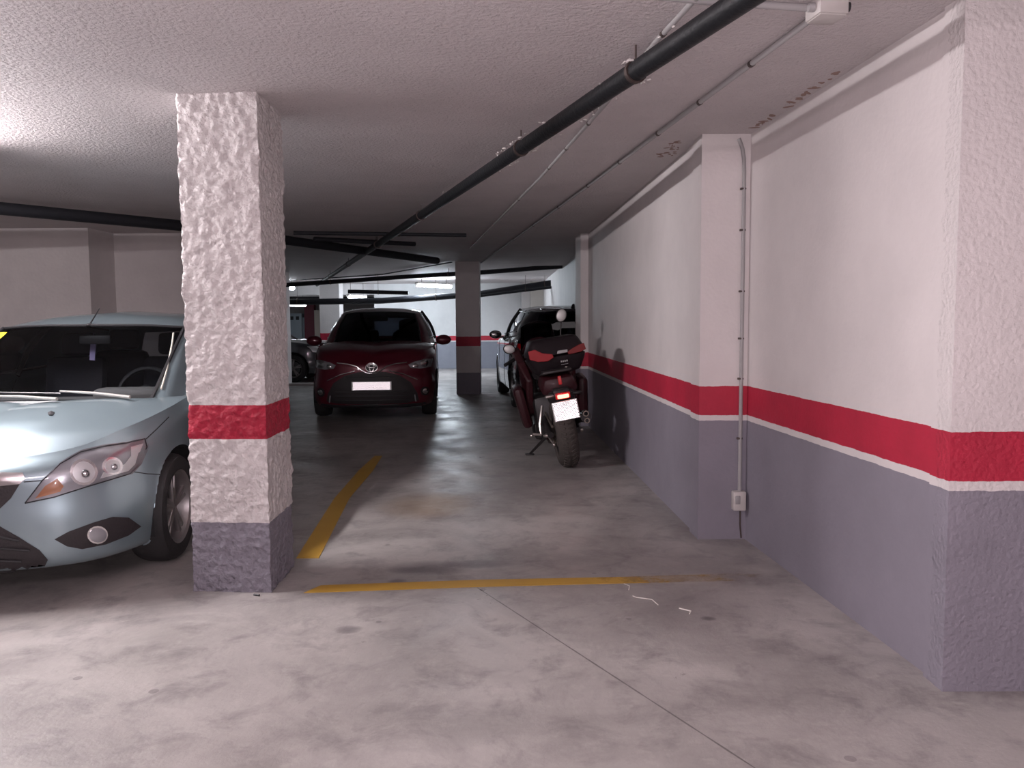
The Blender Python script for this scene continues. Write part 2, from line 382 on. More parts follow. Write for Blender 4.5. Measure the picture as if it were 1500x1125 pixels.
# pipes
def pipe(name, pp, r, mat, label, cat='pipe', joints=(), jm=None, n=14, wav=0):
    root = empty(name, (pp[0][0], pp[0][1], pp[0][2])); tag(root, label, cat)
    P = [Vector(p) for p in pp]
    path = []
    for i in range(len(P)-1):
        k = max(2, int((P[i+1]-P[i]).length/.4))
        for j in range(k): path.append(P[i].lerp(P[i+1], j/k))
    path.append(P[-1])
    if wav: path = [p+Vector((noise.noise(p*1.5)*wav, 0, noise.noise(p*1.3+Vector((9, 0, 0)))*wav)) for p in path]
    o = MB().tube([p-P[0] for p in path], r, n).build('tube', mat, root)
    tot = sum((path[i+1]-path[i]).length for i in range(len(path)-1))
    for t in joints:
        d = t*tot; i = 0
        while i < len(path)-2 and d > (path[i+1]-path[i]).length: d -= (path[i+1]-path[i]).length; i += 1
        dv = (path[i+1]-path[i]).normalized(); c = path[i]+dv*d-P[0]
        mb = MB().tube([c-dv*.011, c+dv*.011], r*1.18, n)
        mb.tube([c+Vector((0, 0, r)), Vector((c.x, c.y, CZ-P[0].z))], .004, 6)
        mb.build('clip', jm or M_clip, root)
    return root
zb = 2.318
b0 = fl(1120, -22, zb); b1 = fl(650, 293, zb)
dv = (b1-b0); b2 = b0+dv*4.5
bp = pipe('drain_pipe', [b0-dv*.25, b1, b2], .040, M_black, 'black drain pipe hanging under the ceiling from top right towards the far left', joints=(.094, .165, .31, .45, .62, .8))
# whitewash drips on the black pipe
mb = MB()
for k in range(210):
    t = random.random(); t = .02+t*.2 if k < 90 else (random.gauss(.122, .010) if k < 180 else random.gauss(.044, .0012))
    p = b0.lerp(b2, t); a = random.uniform(0, 6.28); side = Vector((-dv.y, dv.x, 0)).normalized()
    q = p+(side*math.cos(a)*-1+Vector((0, 0, 1))*math.sin(a-1.6))*.0395
    s_ = random.uniform(.002, .0055); mb.ell(q-b0, (s_, s_*random.uniform(1, 3), s_), (0, 0, random.uniform(0, 3)), 6, 4)
dr = mb.build('paint_spatter', M_jbox, bp); dr.location = b0-(b0-dv*.25); dr['kind'] = 'stuff'
cz = CZ-.012
def cpts(*pp, z=cz): return [tuple(fl(*p, z)) for p in pp]
pipe('conduit', cpts((1196, 22), (1045, 135), (855, 277), (705, 385)), .0125, M_conduit, 'grey conduit clipped to the ceiling from the junction box to the far pillar', 'conduit', joints=(.045, .095, .15, .22, .3, .4, .52, .65))
pipe('conduit', cpts((1040, -25), (960, 62), (885, 155), (790, 262), (690, 362)), .0105, M_conduit, 'thin grey conduit on the ceiling passing above the black drain pipe', 'conduit', joints=(.05, .2, .27, .34, .5))
pipe('conduit', cpts((905, -12), (1040, 2), (1190, 12)), .013, M_conduit, 'grey conduit entering the junction box at the top edge', 'conduit', joints=(.55,))
jb = empty('junction_box', fl(1211, 14, CZ-.03)); tag(jb, 'square pale junction box on the ceiling at the top edge', 'junction box')
MB().box((0, 0, 0), (.105, .105, .058), (0, 0, .15), bev=.006).build('case', M_jbox, jb)
MB().box((0, 0, -.031), (.095, .095, .006), (0, 0, .15), bev=.003).build('lid', M_jbox, jb)
for sx in (-1, 1): MB().tube([(sx*.05, -.02, .0), (sx*.07, -.02, 0)], .016, 10).build('gland', M_dark if sx > 0 else M_conduit, jb)
# conduit down the pilaster corner
yv = p_l.y-.012; xv = w_a.x-.028
vp = [(xv-.035, yv, CZ-.03), (xv-.028, yv, CZ-.045), (xv-.012, yv, CZ-.09), (xv-.003, yv, CZ-.15), (xv, yv, CZ-.22), (xv, yv, .30)]
vc = empty('wall_conduit', vp[0]); tag(vc, 'grey vertical conduit running down the corner of the wall pilaster to a small box', 'conduit')
MB().tube([Vector(p)-Vector(vp[0]) for p in vp], .0115, 10).build('tube', M_conduit, vc)
for z in (2.1, 1.86, 1.5, 1.22, .98, .62): MB().box((.03, 0, z-vp[0][2]), (.034, .02, .012), bev=.003).build('clip', M_clip, vc)
sb = empty('socket_box', (xv-.01, yv-.02, .245)); tag(sb, 'small pale box at the bottom of the vertical conduit near the floor', 'junction box')
MB().box((0, 0, 0), (.075, .06, .115), bev=.006).build('case', M_jbox, sb)
MB().box((-.014, -.033, .01), (.03, .008, .05), bev=.003).build('cover', M_conduit, sb)
MB().tube([(.01, 0, -.05), (.012, .005, -.15), (.02, .006, -.23)], .005, 6).build('cable', M_clip, sb)
# pipes overhead, further back
LZ = 2.33
q = [fl(-140, 292, LZ), fl(260, 330, LZ), fl(420, 352, LZ), fl(640, 382, LZ)]
pipe('drain_pipe', [tuple(v) for v in q], .056, M_dpipe, 'thick dark pipe crossing the ceiling behind the near rough pillar above the light blue car', joints=(.47,), jm=M_jbox)
pipe('drain_pipe', [tuple(fl(430, 341, 2.37)), tuple(fl(683, 344.5, 2.37))], .022, M_dpipe, 'thin dark pipe ending short of the middle pillar, nearest of the crosswise stubs', joints=(.6,))
pipe('drain_pipe', [tuple(fl(460, 350, 2.35)), tuple(fl(608, 357.5, 2.35))], .028, M_dpipe, 'short dark pipe stub just behind the thin crosswise pipe', joints=(.6,))
pipe('drain_pipe', [tuple(atd(395, 419, 17.2)), tuple(atd(500, 412, 17.2)), tuple(atd(600, 405, 17.0)), tuple(atd(700, 399.5, 16.6)), tuple(atd(838, 389, 16.2))], .045, M_dpipe, 'dark pipe crossing above the far lamp from the left to the wall pilaster', joints=(.2, .6,))
pipe('drain_pipe', [tuple(atd(390, 443, 20.4)), tuple(atd(560, 440.5, 20.4)), tuple(atd(700, 431, 20.0)), tuple(atd(845, 409, 19.6))], .075, M_dpipe, 'lower dark pipe in front of the far wall beneath the bright lamp', joints=(.1, .55, .9))
pipe('drain_pipe', [tuple(atd(700, 434, 19.6)), tuple(atd(840, 417, 19.4))], .03, M_dpipe, 'second thin pipe just under the lower dark pipe at the right', joints=(.5,))
pipe('drain_pipe', [tuple(atd(510, 427, 18.6)), tuple(atd(598, 429, 18.6))], .045, M_dpipe, 'short dark pipe stub left of the bright lamp', joints=(.5,))
pipe('drain_pipe', [tuple(fl(395, 413, CZ-.02)), tuple(fl(560, 402, CZ-.02)), tuple(fl(662, 384, CZ-.02))], .012, M_dpipe, 'thin cable pipe slanting under the ceiling towards the middle pillar', joints=(.5,))
pipe('drain_pipe', [(-12, 25.6, 2.1), (-4.2, 25.6, 2.05)], .08, M_dpipe, 'fat dark pipe in the far left bay between the beams', joints=(.8,))
bt = empty('pipe_valve_box', tuple(atd(840, 404, 16.4))); tag(bt, 'small dark box on the pipes beside the wall pilaster', 'box')
MB().box((-.06, 0, 0), (.26, .2, .12), bev=.02).build('case', M_dark, bt)
MB().tube([(-.12, 0, .05), (-.12, 0, CZ-bt.location.z)], .02, 8).build('hanger', M_clip, bt)

# ------------------------------------------------------------------ lamps
def tube_lamp(loc, ln, rz, mat, label, z_top=CZ, tilt=0, w=.1, hh=.04):
    r = empty('fluorescent_lamp', loc, rz); r.rotation_euler.y = tilt; tag(r, label, 'lamp')
    MB().box((0, 0, .022+hh/2), (ln, w*.6, hh), bev=hh*.2).build('housing', M_jbox, r)
    MB().tube([(-ln/2+.03, 0, 0), (ln/2-.03, 0, 0)], .019 if w < .12 else .05, 12).build('tube', mat, r)
    for sx in (-1, 1):
        MB().box((sx*(ln/2-.015), 0, 0), (.03, .05, .06), bev=.005).build('end_cap', M_jbox, r)
        if z_top-loc[2] > .1: MB().tube([(sx*ln*.35, 0, .06), (sx*ln*.35, 0, z_top-loc[2])], .006, 6).build('hanger', M_clip, r)
    return r
P_NEAR, P_BACK, P_FAR = 150, 100, 190
def area(name, loc, size, power, colr, rot=(0, 0, 0), size_y=None):
    l = bpy.data.lights.new(name, 'AREA'); l.energy = power; l.color = colr; l.size = size
    if size_y: l.shape = 'RECTANGLE'; l.size_y = size_y
    o = bpy.data.objects.new(name, l); COL.objects.link(o); o.location = loc; o.rotation_euler = rot; return o
tube_lamp((-3.35, 4.1, CZ-.05), 1.3, PI/2, lampmat('near_tube', (1.0, .92, .95), 1020), 'ceiling tube lamp above the light blue car, left of the picture', hh=.02, w=.06)
mt = lampmat('aisle_tube', (1.0, .80, .88), 260)
tube_lamp((-1.5, -.6, CZ-.26), 1.3, 0, mt, 'ceiling tube lamp over the aisle behind the viewer')
lp = fl(636, 418, 2.24)
tube_lamp(tuple(lp), 1.25, .9, lampmat('far_tube', (.80, .90, 1.0), 330), 'bright white tube lamp hanging before the far wall, left of the middle pillar', w=.16)
l2 = atd(523, 434.5, 22.6)
tube_lamp(tuple(l2), .8, 1.1, lampmat('far_tube_b', (.85, .92, 1.0), 45), 'tube lamp glowing just right of the pale pillar behind the red car', w=.16)
l3 = atd(434, 446.5, 26.0)
tube_lamp(tuple(l3), .8, 1.0, lampmat('far_tube_c', (.85, .92, 1.0), 40), 'tube lamp glowing above the far grey cabinet', w=.16)
l5 = atd(420, 421.5, 21.0)
tube_lamp(tuple(l5), .6, 1.2, lampmat('far_tube_d', (.85, .92, 1.0), 40), 'tube lamp peeping out beside the near rough pillar', w=.12)
# the phone's small flash beside the lens
fl_ = bpy.data.lights.new('camera_flash', 'POINT'); fl_.energy = 260.0; fl_.shadow_soft_size = .008; fl_.color = (1, .86, .92)
fo = bpy.data.objects.new('camera_flash', fl_); COL.objects.link(fo); fo.location = (.012, .0, CH+.012)
w = bpy.data.worlds.new('world'); scene.world = w; w.use_nodes = True
w.node_tree.nodes['Background'].inputs[0].default_value = (.5, .42, .5, 1); w.node_tree.nodes['Background'].inputs[1].default_value = 0.02
# ------------------------------------------------------------------ cars
def cr(p0, p1, p2, p3, t):
    t2, t3 = t*t, t*t*t
    return 0.5*((2*p1)+(p2-p0)*t+(2*p0-5*p1+4*p2-p3)*t2+(3*p1-p0-3*p2+p3)*t3)
def spline(P, n, pre=None, post=None):
    """P: list of Vectors -> dense list, n steps per span"""
    Q = [pre if pre is not None else P[0]*2-P[1]]+list(P)+[post if post is not None else P[-1]*2-P[-2]]
    out = []
    for i in range(1, len(Q)-2):
        for k in range(n): out.append(cr(Q[i-1], Q[i], Q[i+1], Q[i+2], k/n))
    out.append(P[-1].copy()); return out
def mir(v): return Vector((-v.x, v.y, v.z))
def loft(cols, nu, nv):
    """cols of Vectors -> dense grid[u][v], symmetric about x=0 at both ends"""
    D = [spline(c, nv) for c in cols]; m = len(D[0]); rows = []
    for j in range(m):
        P = [d[j] for d in D]
        rows.append(spline(P, nu, mir(P[1]), mir(P[-2])))
    return [[rows[j][i] for j in range(m)] for i in range(len(rows[0]))]
def grid_mesh(G, keep=lambda i, j: True, mirror=True, mb=None):
    mb = mb or MB(); m = len(G[0]); n = len(G)
    for sgn in ((1, -1) if mirror else (1,)):
        vs = [(p.x*sgn, p.y, p.z) for c in G for p in c]; fs = []
        for i in range(n-1):
            for j in range(m-1):
                if keep(i, j):
                    q = (i*m+j, (i+1)*m+j, (i+1)*m+j+1, i*m+j+1); fs.append(q if sgn > 0 else q[::-1])
        used = sorted({k for f in fs for k in f}); mp = {k: a for a, k in enumerate(used)}
        mb.add([vs[k] for k in used], [tuple(mp[k] for k in f) for f in fs])
    return mb
def coons(Fc, Sc, Bc, Cc_):
    """Fc centre->corner, Sc corner->back, Bc back centre->back side, Cc_ centre front->back; equal counts in pairs"""
    n, m = len(Fc), len(Sc); G = []
    for i in range(n):
        u = i/(n-1); col = []
        for j in range(m):
            s = j/(m-1)
            col.append(Fc[i]*(1-s)+Bc[i]*s+Cc_[j]*(1-u)+Sc[j]*u-(Fc[0]*((1-u)*(1-s))+Fc[-1]*(u*(1-s))+Bc[0]*((1-u)*s)+Bc[-1]*(u*s)))
        G.append(col)
    return G
def resample(P, n):
    d = [0]
    for i in range(1, len(P)): d.append(d[-1]+(P[i]-P[i-1]).length)
    out = []; k = 0
    for i in range(n):
        t = d[-1]*i/(n-1)
        while k < len(P)-2 and d[k+1] < t: k += 1
        f = (t-d[k])/max(1e-9, d[k+1]-d[k]); out.append(P[k].lerp(P[k+1], min(1, f)))
    return out
def lerp(a, b, t): return a+(b-a)*t

M_glass = glassmat('car_glass', (.42, .44, .46), .16)
M_glassd = glassmat('dark_car_glass', (.10, .11, .13), .22)
M_tyre = pbr('tyre_rubber', (.022, .021, .022), .75, bump=.2, bscale=80)
M_rim = pbr('alloy_rim', (.30, .28, .28), .4, metal=.8)
M_rimd = pbr('dark_alloy_rim', (.12, .12, .12), .4, metal=.8)
M_chrome = pbr('chrome', (.85, .83, .83), .2, metal=1)
M_trim = pbr('dark_trim', (.018, .018, .02), .45)
M_liner = pbr('arch_liner', (.008, .008, .009), .9)
M_seat = pbr('dark_seat_cloth', (.045, .045, .055), .85, bump=.2)
M_dash = pbr('dashboard_plastic', (.30, .29, .27), .7)
M_lens = pbr('headlight_reflector', (.80, .80, .80), .35, metal=.7)
M_lensb = pbr('headlight_housing', (.30, .30, .32), .25, metal=.3, coat=1)
M_clear = glassmat('headlight_cover', (.96, .96, .97), .3)
M_amber = pbr('amber_indicator', (.38, .14, .05), .3, coat=1)
M_seam = pbr('panel_gap', (.012, .014, .016), .8)
M_redlens = pbr('red_lens', (.45, .01, .012), .22, coat=1)

def wheel(parent, x, y, R, w, side, nsp=5, mat=M_rim, rr=.67, two=True, turn=0):
    """a wheel with its axis across the car; side=+1 shows its face towards +x"""
    root = MB(); M = Matrix.Translation((x, y, R)) @ Matrix.Rotation(turn, 4, 'Z') @ Vector((side, 0, 0)).to_track_quat('Z', 'Y').to_matrix().to_4x4()
    r = R*rr
    prof = [(r, -w/2), (r+.02, -w/2-.005), (R*.93, -w/2), (R-.008, -w/2+.02), (R, -w/2+.05), (R, w/2-.05), (R-.008, w/2-.02), (R*.93, w/2), (r+.02, w/2+.005), (r, w/2-.004), (r-.01, w/2-.03)]
    ty = MB().lathe(prof, M, 48).build('wheel', M_tyre, parent, angle=50)
    rim = MB(); rim.lathe([(r-.002, w/2-.003), (r+.006, w/2+.002), (r-.012, w/2-.008), (r-.022, w/2-.04), (r-.03, -w/2)], M, 40)
    rim.lathe([(.0, w/2-.028), (.03, w/2-.026), (.045, w/2-.034), (.05, w/2-.06)], M, 20)
    for k in range(nsp):
        for off in ((-.13, .13) if two else (0,)):
            a = 2*PI*k/nsp+off+.3; ww = .028 if two else .055
            c = M @ Vector((math.cos(a)*(r*.5), math.sin(a)*(r*.5), w/2-.04))
            Mb = M @ Matrix.Translation((math.cos(a)*r*.5, math.sin(a)*r*.5, w/2-.04)) @ Matrix.Rotation(a, 4, 'Z')
            t = MB().box((0, 0, 0), (r*.96, ww, .028), bev=.006); rim.add(t.v, t.f, Mb)
    rim.build('rim', mat, ty)
    br = MB().lathe([(0, w/2-.09), (r*.72, w/2-.09), (r*.72, w/2-.105), (0, w/2-.105)], M, 28)
    br.build('brake_disc', M_rimd, ty)
    MB().lathe([(0, -w/2+.02), (r-.03, -w/2+.02), (r-.03, -w/2+.01), (0, -w/2+.01)], M, 24).build('rim_back', M_liner, ty)
    return ty

class Car:
    def __init__(s, name, spec, loc, rz, paint, label, glass=M_glass, scale=1.0):
        s.S = scale; s.sp = spec
        s.root = empty(name, loc, rz); tag(s.root, label, 'car')
        s.M = Matrix.Translation(loc) @ Matrix.Rotation(rz, 4, 'Z'); s.Mi = s.M.inverted()
        s.paint = paint; s.glass = glass
        s.make()
    def sc(s, mb): mb.v = [(p[0]*s.S, p[1]*s.S, p[2]*s.S) for p in mb.v]; return mb
    def make(s):
        sp = s.sp; plan = sp['plan']; n = len(plan); cols = []
        NU, NV = 10, 7
        for k in range(n):
            X, Y = plan[k]
            a = Vector(plan[max(0, k-1)]) if k else Vector((-plan[1][0], plan[1][1])); b = Vector(plan[k+1]) if k < n-1 else Vector((-plan[-2][0], plan[-2][1]))
            t = (b-a).normalized(); nr = Vector((t.y, -t.x))      # outward
            if nr.dot(Vector((X, Y-2.1))) < 0: nr = -nr
            w = sp['w'][k]; col = []
            for j in range(len(sp['front'])):
                fz, fd = sp['front'][j]; sz, sd = sp['side'][j]; rz_, rd = sp['rear'][j]
                if w < 0: z, d = lerp(sz, fz, -w), lerp(sd, fd, -w)
                else: z, d = lerp(sz, rz_, w), lerp(sd, rd, w)
                if j == len(sp['front'])-1: z = sp['top'][k]
                if j == len(sp['front'])-2: z = lerp(z, sp['top'][k]-.05, .6)
                p = Vector((X-nr.x*d, Y-nr.y*d, z))
                if k in (0, n-1): p.x = 0
                p.x = max(0, p.x); col.append(p)
            cols.append(col)
        G = loft(cols, NU, NV); s.G = G
        # wheel arches
        m = len(G[0]); Ra = sp['arch']
        dele = set()
        for (wy, wz) in ((sp['wf'], sp['wr']), (sp['wb'], sp['wr'])):
            ins = {(i, j) for i in range(len(G)) for j in range(m) if G[i][j].x > .5 and math.hypot(G[i][j].y-wy, G[i][j].z-wz) < Ra}
            for i in range(len(G)-1):
                for j in range(m-1):
                    q = [(i, j), (i+1, j), (i+1, j+1), (i, j+1)]
                    if all(c in ins for c in q): dele.add((i, j))
            for (i, j) in ins:
                p = G[i][j]; d = math.hypot(p.y-wy, p.z-wz) or 1e-6
                e = [(i+a, j+b) for a in (-1, 0) for b in (-1, 0)]
                if any(0 <= c[0] < len(G)-1 and 0 <= c[1] < m-1 and c not in dele for c in e):
                    p.y = wy+(p.y-wy)/d*Ra; p.z = wz+(p.z-wz)/d*Ra
        kc, kh = sp['kc']*NU, sp['kh']*NU
        mb = grid_mesh(G, lambda i, j: (i, j) not in dele)
        s.body = s.sc(mb).build('body', s.paint, s.root, angle=35)
        # inner lips of the arches
        ml_ = MB()
        for wy in (sp['wf'], sp['wb']):
            for sg in (1, -1):
                vs = []; fs = []
                for a_ in range(25):
                    a = -.25+(PI+.5)*a_/24
                    for xx in (sp['hw']-.03, sp['hw']-.42): vs.append((sg*xx, wy+math.cos(a)*(Ra+.004), sp['wr']+math.sin(a)*(Ra+.004)))
                for a_ in range(24): fs.append((a_*2, a_*2+1, a_*2+3, a_*2+2))
                ml_.add(vs, fs)
                cvs = [(sg*(sp['hw']-.42), wy+math.cos(-.25+(PI+.5)*a_/24)*(Ra+.01), sp['wr']+math.sin(-.25+(PI+.5)*a_/24)*(Ra+.01)) for a_ in range(25)]
                ml_.add(cvs, [tuple(range(25))])
        Lc = plan[-1][1]
        ml_.box((0, Lc/2, .36), (1.0, Lc-.5, .28))
        ml_.box((0, (sp['wf']+sp['wb'])/2, .34), (sp['hw']*2-.14, sp['wb']-sp['wf']-2*Ra-.04, .24))
        s.sc(ml_).build('underbody', M_liner, s.root, smooth=False)
        # bonnet
        top = [c[-1] for c in G]
        Fr = resample(top[:kc+1], 20); Sr = resample(top[kc:kh+1], 22)
        cow = spline([Vector(p) for p in sp['cowl']], 6, mir(Vector(sp['cowl'][1]))); cow[-1] = top[kh].copy(); Br = resample(cow, 20)
        cc_ = resample(spline([top[0]]+[Vector(p) for p in sp['bonnet_c']]+[cow[0]], 6), 22)
        H = coons(Fr, Sr, Br, cc_)
        for i, c in enumerate(H):
            for j, p in enumerate(c):
                u, t = i/19, j/21
                f = min(1, t*6)*min(1, (1-t)*5+.3)*(math.sin(PI*min(1, u))**.8)
                p.z += sp.get('bcrown', .03)*f
                # raised centre with a shoulder on each side
                e = lerp(sp.get('dome0', .5), sp.get('dome1', .8), t); k_ = 1/(1+math.exp((u-e)*22))
                p.z += sp.get('dome', .02)*k_*min(1, t*3)*min(1, (1-t)*4)
        hb = grid_mesh(H)
        s.hood = s.sc(hb).build('bonnet', s.paint, s.root, angle=50)
        # greenhouse
        gc = [[Vector(a), (Vector(a).lerp(Vector(b), .5))+Vector((bul[0], bul[1], bul[2])), Vector(b)] for a, b, bul in sp['green']]
        GG = loft(gc, NU, 6); s.GG = GG
        rt_ = [c[-1] for c in GG]; k1, k2 = sp['roof_f']*NU, sp['roof_b']*NU
        Fr = resample(rt_[:k1+1], 16); Sr = resample(rt_[k1:k2+1], 22); Br = resample(rt_[k2:][::-1], 16)
        cc_ = resample(spline([rt_[0]]+[Vector(p) for p in sp['roof_c']]+[rt_[-1]], 6), 22)
        R_ = coons(Fr, Sr, Br, cc_)
        for i, c in enumerate(R_):
            for j, p in enumerate(c):
                p.z += .022*min(1, (1-i/15)*2.2)**.6*min(1, j/3)*min(1, (21-j)/3)
        w0, w1 = int(sp['ws'][0]*NU), int(sp['ws'][1]*NU)       # windscreen span
        s0, s1 = int(sp['sg'][0]*NU), int(sp['sg'][1]*NU)
        r0, r1 = int(sp['rg'][0]*NU), int(sp['rg'][1]*NU)
        mm = len(GG[0])-1
        def isw(i, j): return i < w1 and 0 <= j < mm
        def iss(i, j): return s0 <= i < s1 and 2 <= j < mm-1
        def isr(i, j): return i >= r0 and 1 <= j < mm-1
        pm = grid_mesh(GG, lambda i, j: not (isw(i, j) or iss(i, j) or isr(i, j)))
        grid_mesh(R_, mb=pm)
        s.roof = s.sc(pm).build('roof', s.paint, s.root, angle=35)
        s.ws = s.sc(grid_mesh(GG, isw)).build('windscreen', s.glass, s.root)
        g = s.sc(grid_mesh(GG, iss, mirror=False)).build('side_window', s.glass, s.root)
        fl2 = grid_mesh(GG, iss, mirror=False); fl2.v = [(-v[0], v[1], v[2]) for v in fl2.v]; s.sc(fl2).build('side_window', s.glass, s.root)
        g2 = s.sc(grid_mesh(GG, isr)).build('rear_window', s.glass, s.root)
        # black frames: B pillar bars and windscreen border
        fr = MB()
        def edge(i0, i1, j, r=.012): 
            for sg in (1, -1):
                P = [Vector((GG[i][j].x*sg, GG[i][j].y, GG[i][j].z)) for i in range(i0, i1+1)]; fr.tube([p+Vector((0, -.001, .001)) for p in P], r, 6)
        edge(0, w1, 0, .014); edge(0, w1, mm, .009)
        for sg in (1, -1):
            fr.tube([Vector((p.x*sg, p.y-.002, p.z+.002)) for p in GG[w1]], .012, 6)
            for kk in sp['bars']:
                i = int(kk*NU); fr.tube([Vector((p.x*sg*1.003, p.y, p.z)) for p in GG[i][1:]], .028, 6)
            fr.tube([Vector((GG[i][2].x*sg, GG[i][2].y, GG[i][2].z)) for i in range(s0, s1+1)], .010, 6)
            fr.tube([Vector((GG[i][mm-1].x*sg, GG[i][mm-1].y, GG[i][mm-1].z)) for i in range(s0, s1+1)], .009, 6)
        s.sc(fr).build('window_frame', M_trim, s.root)
        # cabin
        cy = cow[0].y; cz_ = cow[0].z; hw = sp['hw']
        ca = MB(); 
        ca.box((0, (cy+Lc)/2+.15, .47), (hw*2-.2, Lc-cy-.35, .06))
        ca.box((0, cy+.42, .62), (hw*2-.22, .1, .36))
        s.sc(ca).build('cabin_floor', M_liner, s.root, smooth=False)
        da = MB().box((0, cy+.42, cz_-.075), (hw*2-.30, .56, .10), bev=.04)
        da.box((.36 if sp.get('lhd', 1) > 0 else -.36, cy+.55, cz_-.0), (.42, .2, .08), (0, 0, 0), bev=.035)
        s.sc(da).build('dashboard', M_dash, s.root)
        sx = .37*sp.get('lhd', 1)
        stw = MB(); c = Vector((sx, cy+.80, cz_-.02)); Mx = axisM(c, (0, 1, -.45) if False else (0, -1, .42))
        pth = [Mx @ Vector((math.cos(a)*.185, math.sin(a)*.185, 0)) for a in [2*PI*k/28 for k in range(29)]]
        stw.tube(pth, .016, 8, caps=False)
        for a in (0, PI, -PI/2): stw.tube([Mx @ Vector((0, 0, 0)), Mx @ Vector((math.cos(a)*.18, math.sin(a)*.18, 0))], .015, 6)
        stw.ell(c, (.06, .03, .06))
        s.sc(stw).build('steering_wheel', M_trim, s.root)
        for y0, zs in ((cy+1.25, .50), (cy+2.10, .52)):
            for x in (-.36, .36):
                se = MB(); se.box((x, y0-.18, zs), (.46, .46, .16), bev=.05); se.box((x, y0+.12, zs+.34), (.44, .12, .62), (-.2, 0, 0), bev=.05)
                se.box((x, y0+.215, zs+.74), (.25, .09, .17), (-.2, 0, 0), bev=.035)
                s.sc(se).build('seat', M_seat, s.root)
        mi = MB().box((0, sp['green'][0][1][1]+.10, sp['green'][0][1][2]-.10), (.22, .035, .065), bev=.015); s.sc(mi).build('interior_mirror', M_trim, s.root)
        # door mirrors
        mx, my, mz = sp['mirror']
        for sg in (1, -1):
            h = MB().ell((sg*(mx+.10), my, mz), (.115, .075, .075), (0, 0, sg*.15)); 
            o = s.sc(h).build('door_mirror', s.paint, s.root)
            s.sc(MB().box((sg*(mx-.02), my+.03, mz-.045), (.14, .06, .03), bev=.01)).build('mirror_arm', M_trim, o)
            s.sc(MB().ell((sg*(mx+.10), my+.055, mz), (.095, .03, .06), (0, 0, sg*.1))).build('mirror_glass', M_chrome, o)
        # wheels
        R = sp['R']*s.S; 
        for wy in (sp['wf'], sp['wb']):
            for sg in (1, -1): wheel(s.root, sg*(hw-.115)*s.S, wy*s.S, R, .20*s.S, sg, sp.get('nsp', 5), sp.get('rimmat', M_rim), two=sp.get('two', True))
        # door seams on both flanks, handles
        for sg in (1, -1):
            for yy in sp['doors']:
                pth = []
                for i in range(len(G)-1):
                    if (G[i][10].y-yy)*(G[i+1][10].y-yy) <= 0 and G[i][10].x > .6:
                        for j in range(9, m): p = G[i][j]; pth.append((sg*(p.x+.0005), p.y, p.z))
                        break
                if pth: s.sc(MB().tube(pth, .0035, 5)).build('door_gap', M_seam, s.root)
        bm = bmesh.new(); 
        for o in (s.body, s.hood, s.roof, s.ws, g2):
            bm.from_mesh(o.data)
        s.bvh = BVHTree.FromBMesh(bm); bm.free()
        bpy.context.view_layer.update()
    # -- shapes laid on the skin
    def hit(s, o, d):
        loc, nrm, _, _ = s.bvh.ray_cast(o, d.normalized())
        if loc is None:
            # slide to the closest skin point beside the line of sight
            best = None
            for k in range(60):
                q = o+d.normalized()*(1.0+k*.25); r = s.bvh.find_nearest(q)
                if r[0] is not None and (best is None or r[3] < best[2]): best = (r[0], r[1], r[3])
            loc, nrm = best[0], best[1]
        if nrm.dot(d) > 0: nrm = -nrm
        return loc, nrm
    def px(s, x, y):
        o = s.Mi @ CAM; d = s.Mi.to_3x3() @ ray(x, y); return s.hit(o, d)
    def fz(s, x, z, rear=False):
        """point of the front (or rear) skin at local x, z"""
        y0, dy = (8, -1) if rear else (-3, 1)
        return s.hit(Vector((x*s.S, y0, z*s.S)), Vector((0, dy, 0)))
    def patch(s, name, poly, mat, fn, off=.004, bulge=0, rings=7, skirt=.02, parent=None, both=True, sub=4, smooth=True, flip=False):
        pts_ = []
        n0 = len(poly)
        for i in range(n0):
            a, b = Vector(poly[i]), Vector(poly[(i+1) % n0])
            for k in range(sub): pts_.append(a.lerp(b, k/sub))
        c = sum(pts_, Vector((0, 0)))/len(pts_); n = len(pts_); vs = []
        for r in range(1, rings+1):
            for p in pts_:
                q = c.lerp(p, r/rings); L_, nm = fn(q.x, q.y); vs.append(L_+nm*(off+bulge*(1-(r/rings)**2)))
        if skirt:
            for p in pts_: L_, nm = fn(p.x, p.y); vs.append(L_-nm*skirt)
        L_, nm = fn(c.x, c.y); vs.append(L_+nm*(off+bulge)); ci = len(vs)-1
        R_ = rings+(1 if skirt else 0); fs = [(ci, k, (k+1) % n) for k in range(n)]
        for r in range(R_-1):
            for k in range(n): fs.append((r*n+k, (r+1)*n+k, (r+1)*n+(k+1) % n, r*n+(k+1) % n))
        if flip: vs = [mir(v) for v in vs]
        o = MB().add(vs, fs).build(name, mat, parent or s.root, angle=60 if smooth else 20)
        if both:
            MB().add([mir(v) for v in vs], [f[::-1] for f in fs]).build(name, mat, parent or s.root, angle=60)
        return o
    def line(s, name, pts_, r, mat, fn, off=.002, both=True, parent=None, sub=5, flat=None):
        P = []
        for i in range(len(pts_)-1):
            for k in range(sub):
                q = Vector(pts_[i]).lerp(Vector(pts_[i+1]), k/sub); L_, nm = fn(q.x, q.y); P.append(L_+nm*off)
        L_, nm = fn(*pts_[-1]); P.append(L_+nm*off)
        if both: MB().tube([mir(p) for p in P], r, 7).build(name, mat, parent or s.root)
        return MB().tube(P, r, 7).build(name, mat, parent or s.root)
def paintm(name, c, metal=.5, rough=.38, fl_=.0):
    return pbr(name, c, rough, metal=metal, coat=.8)
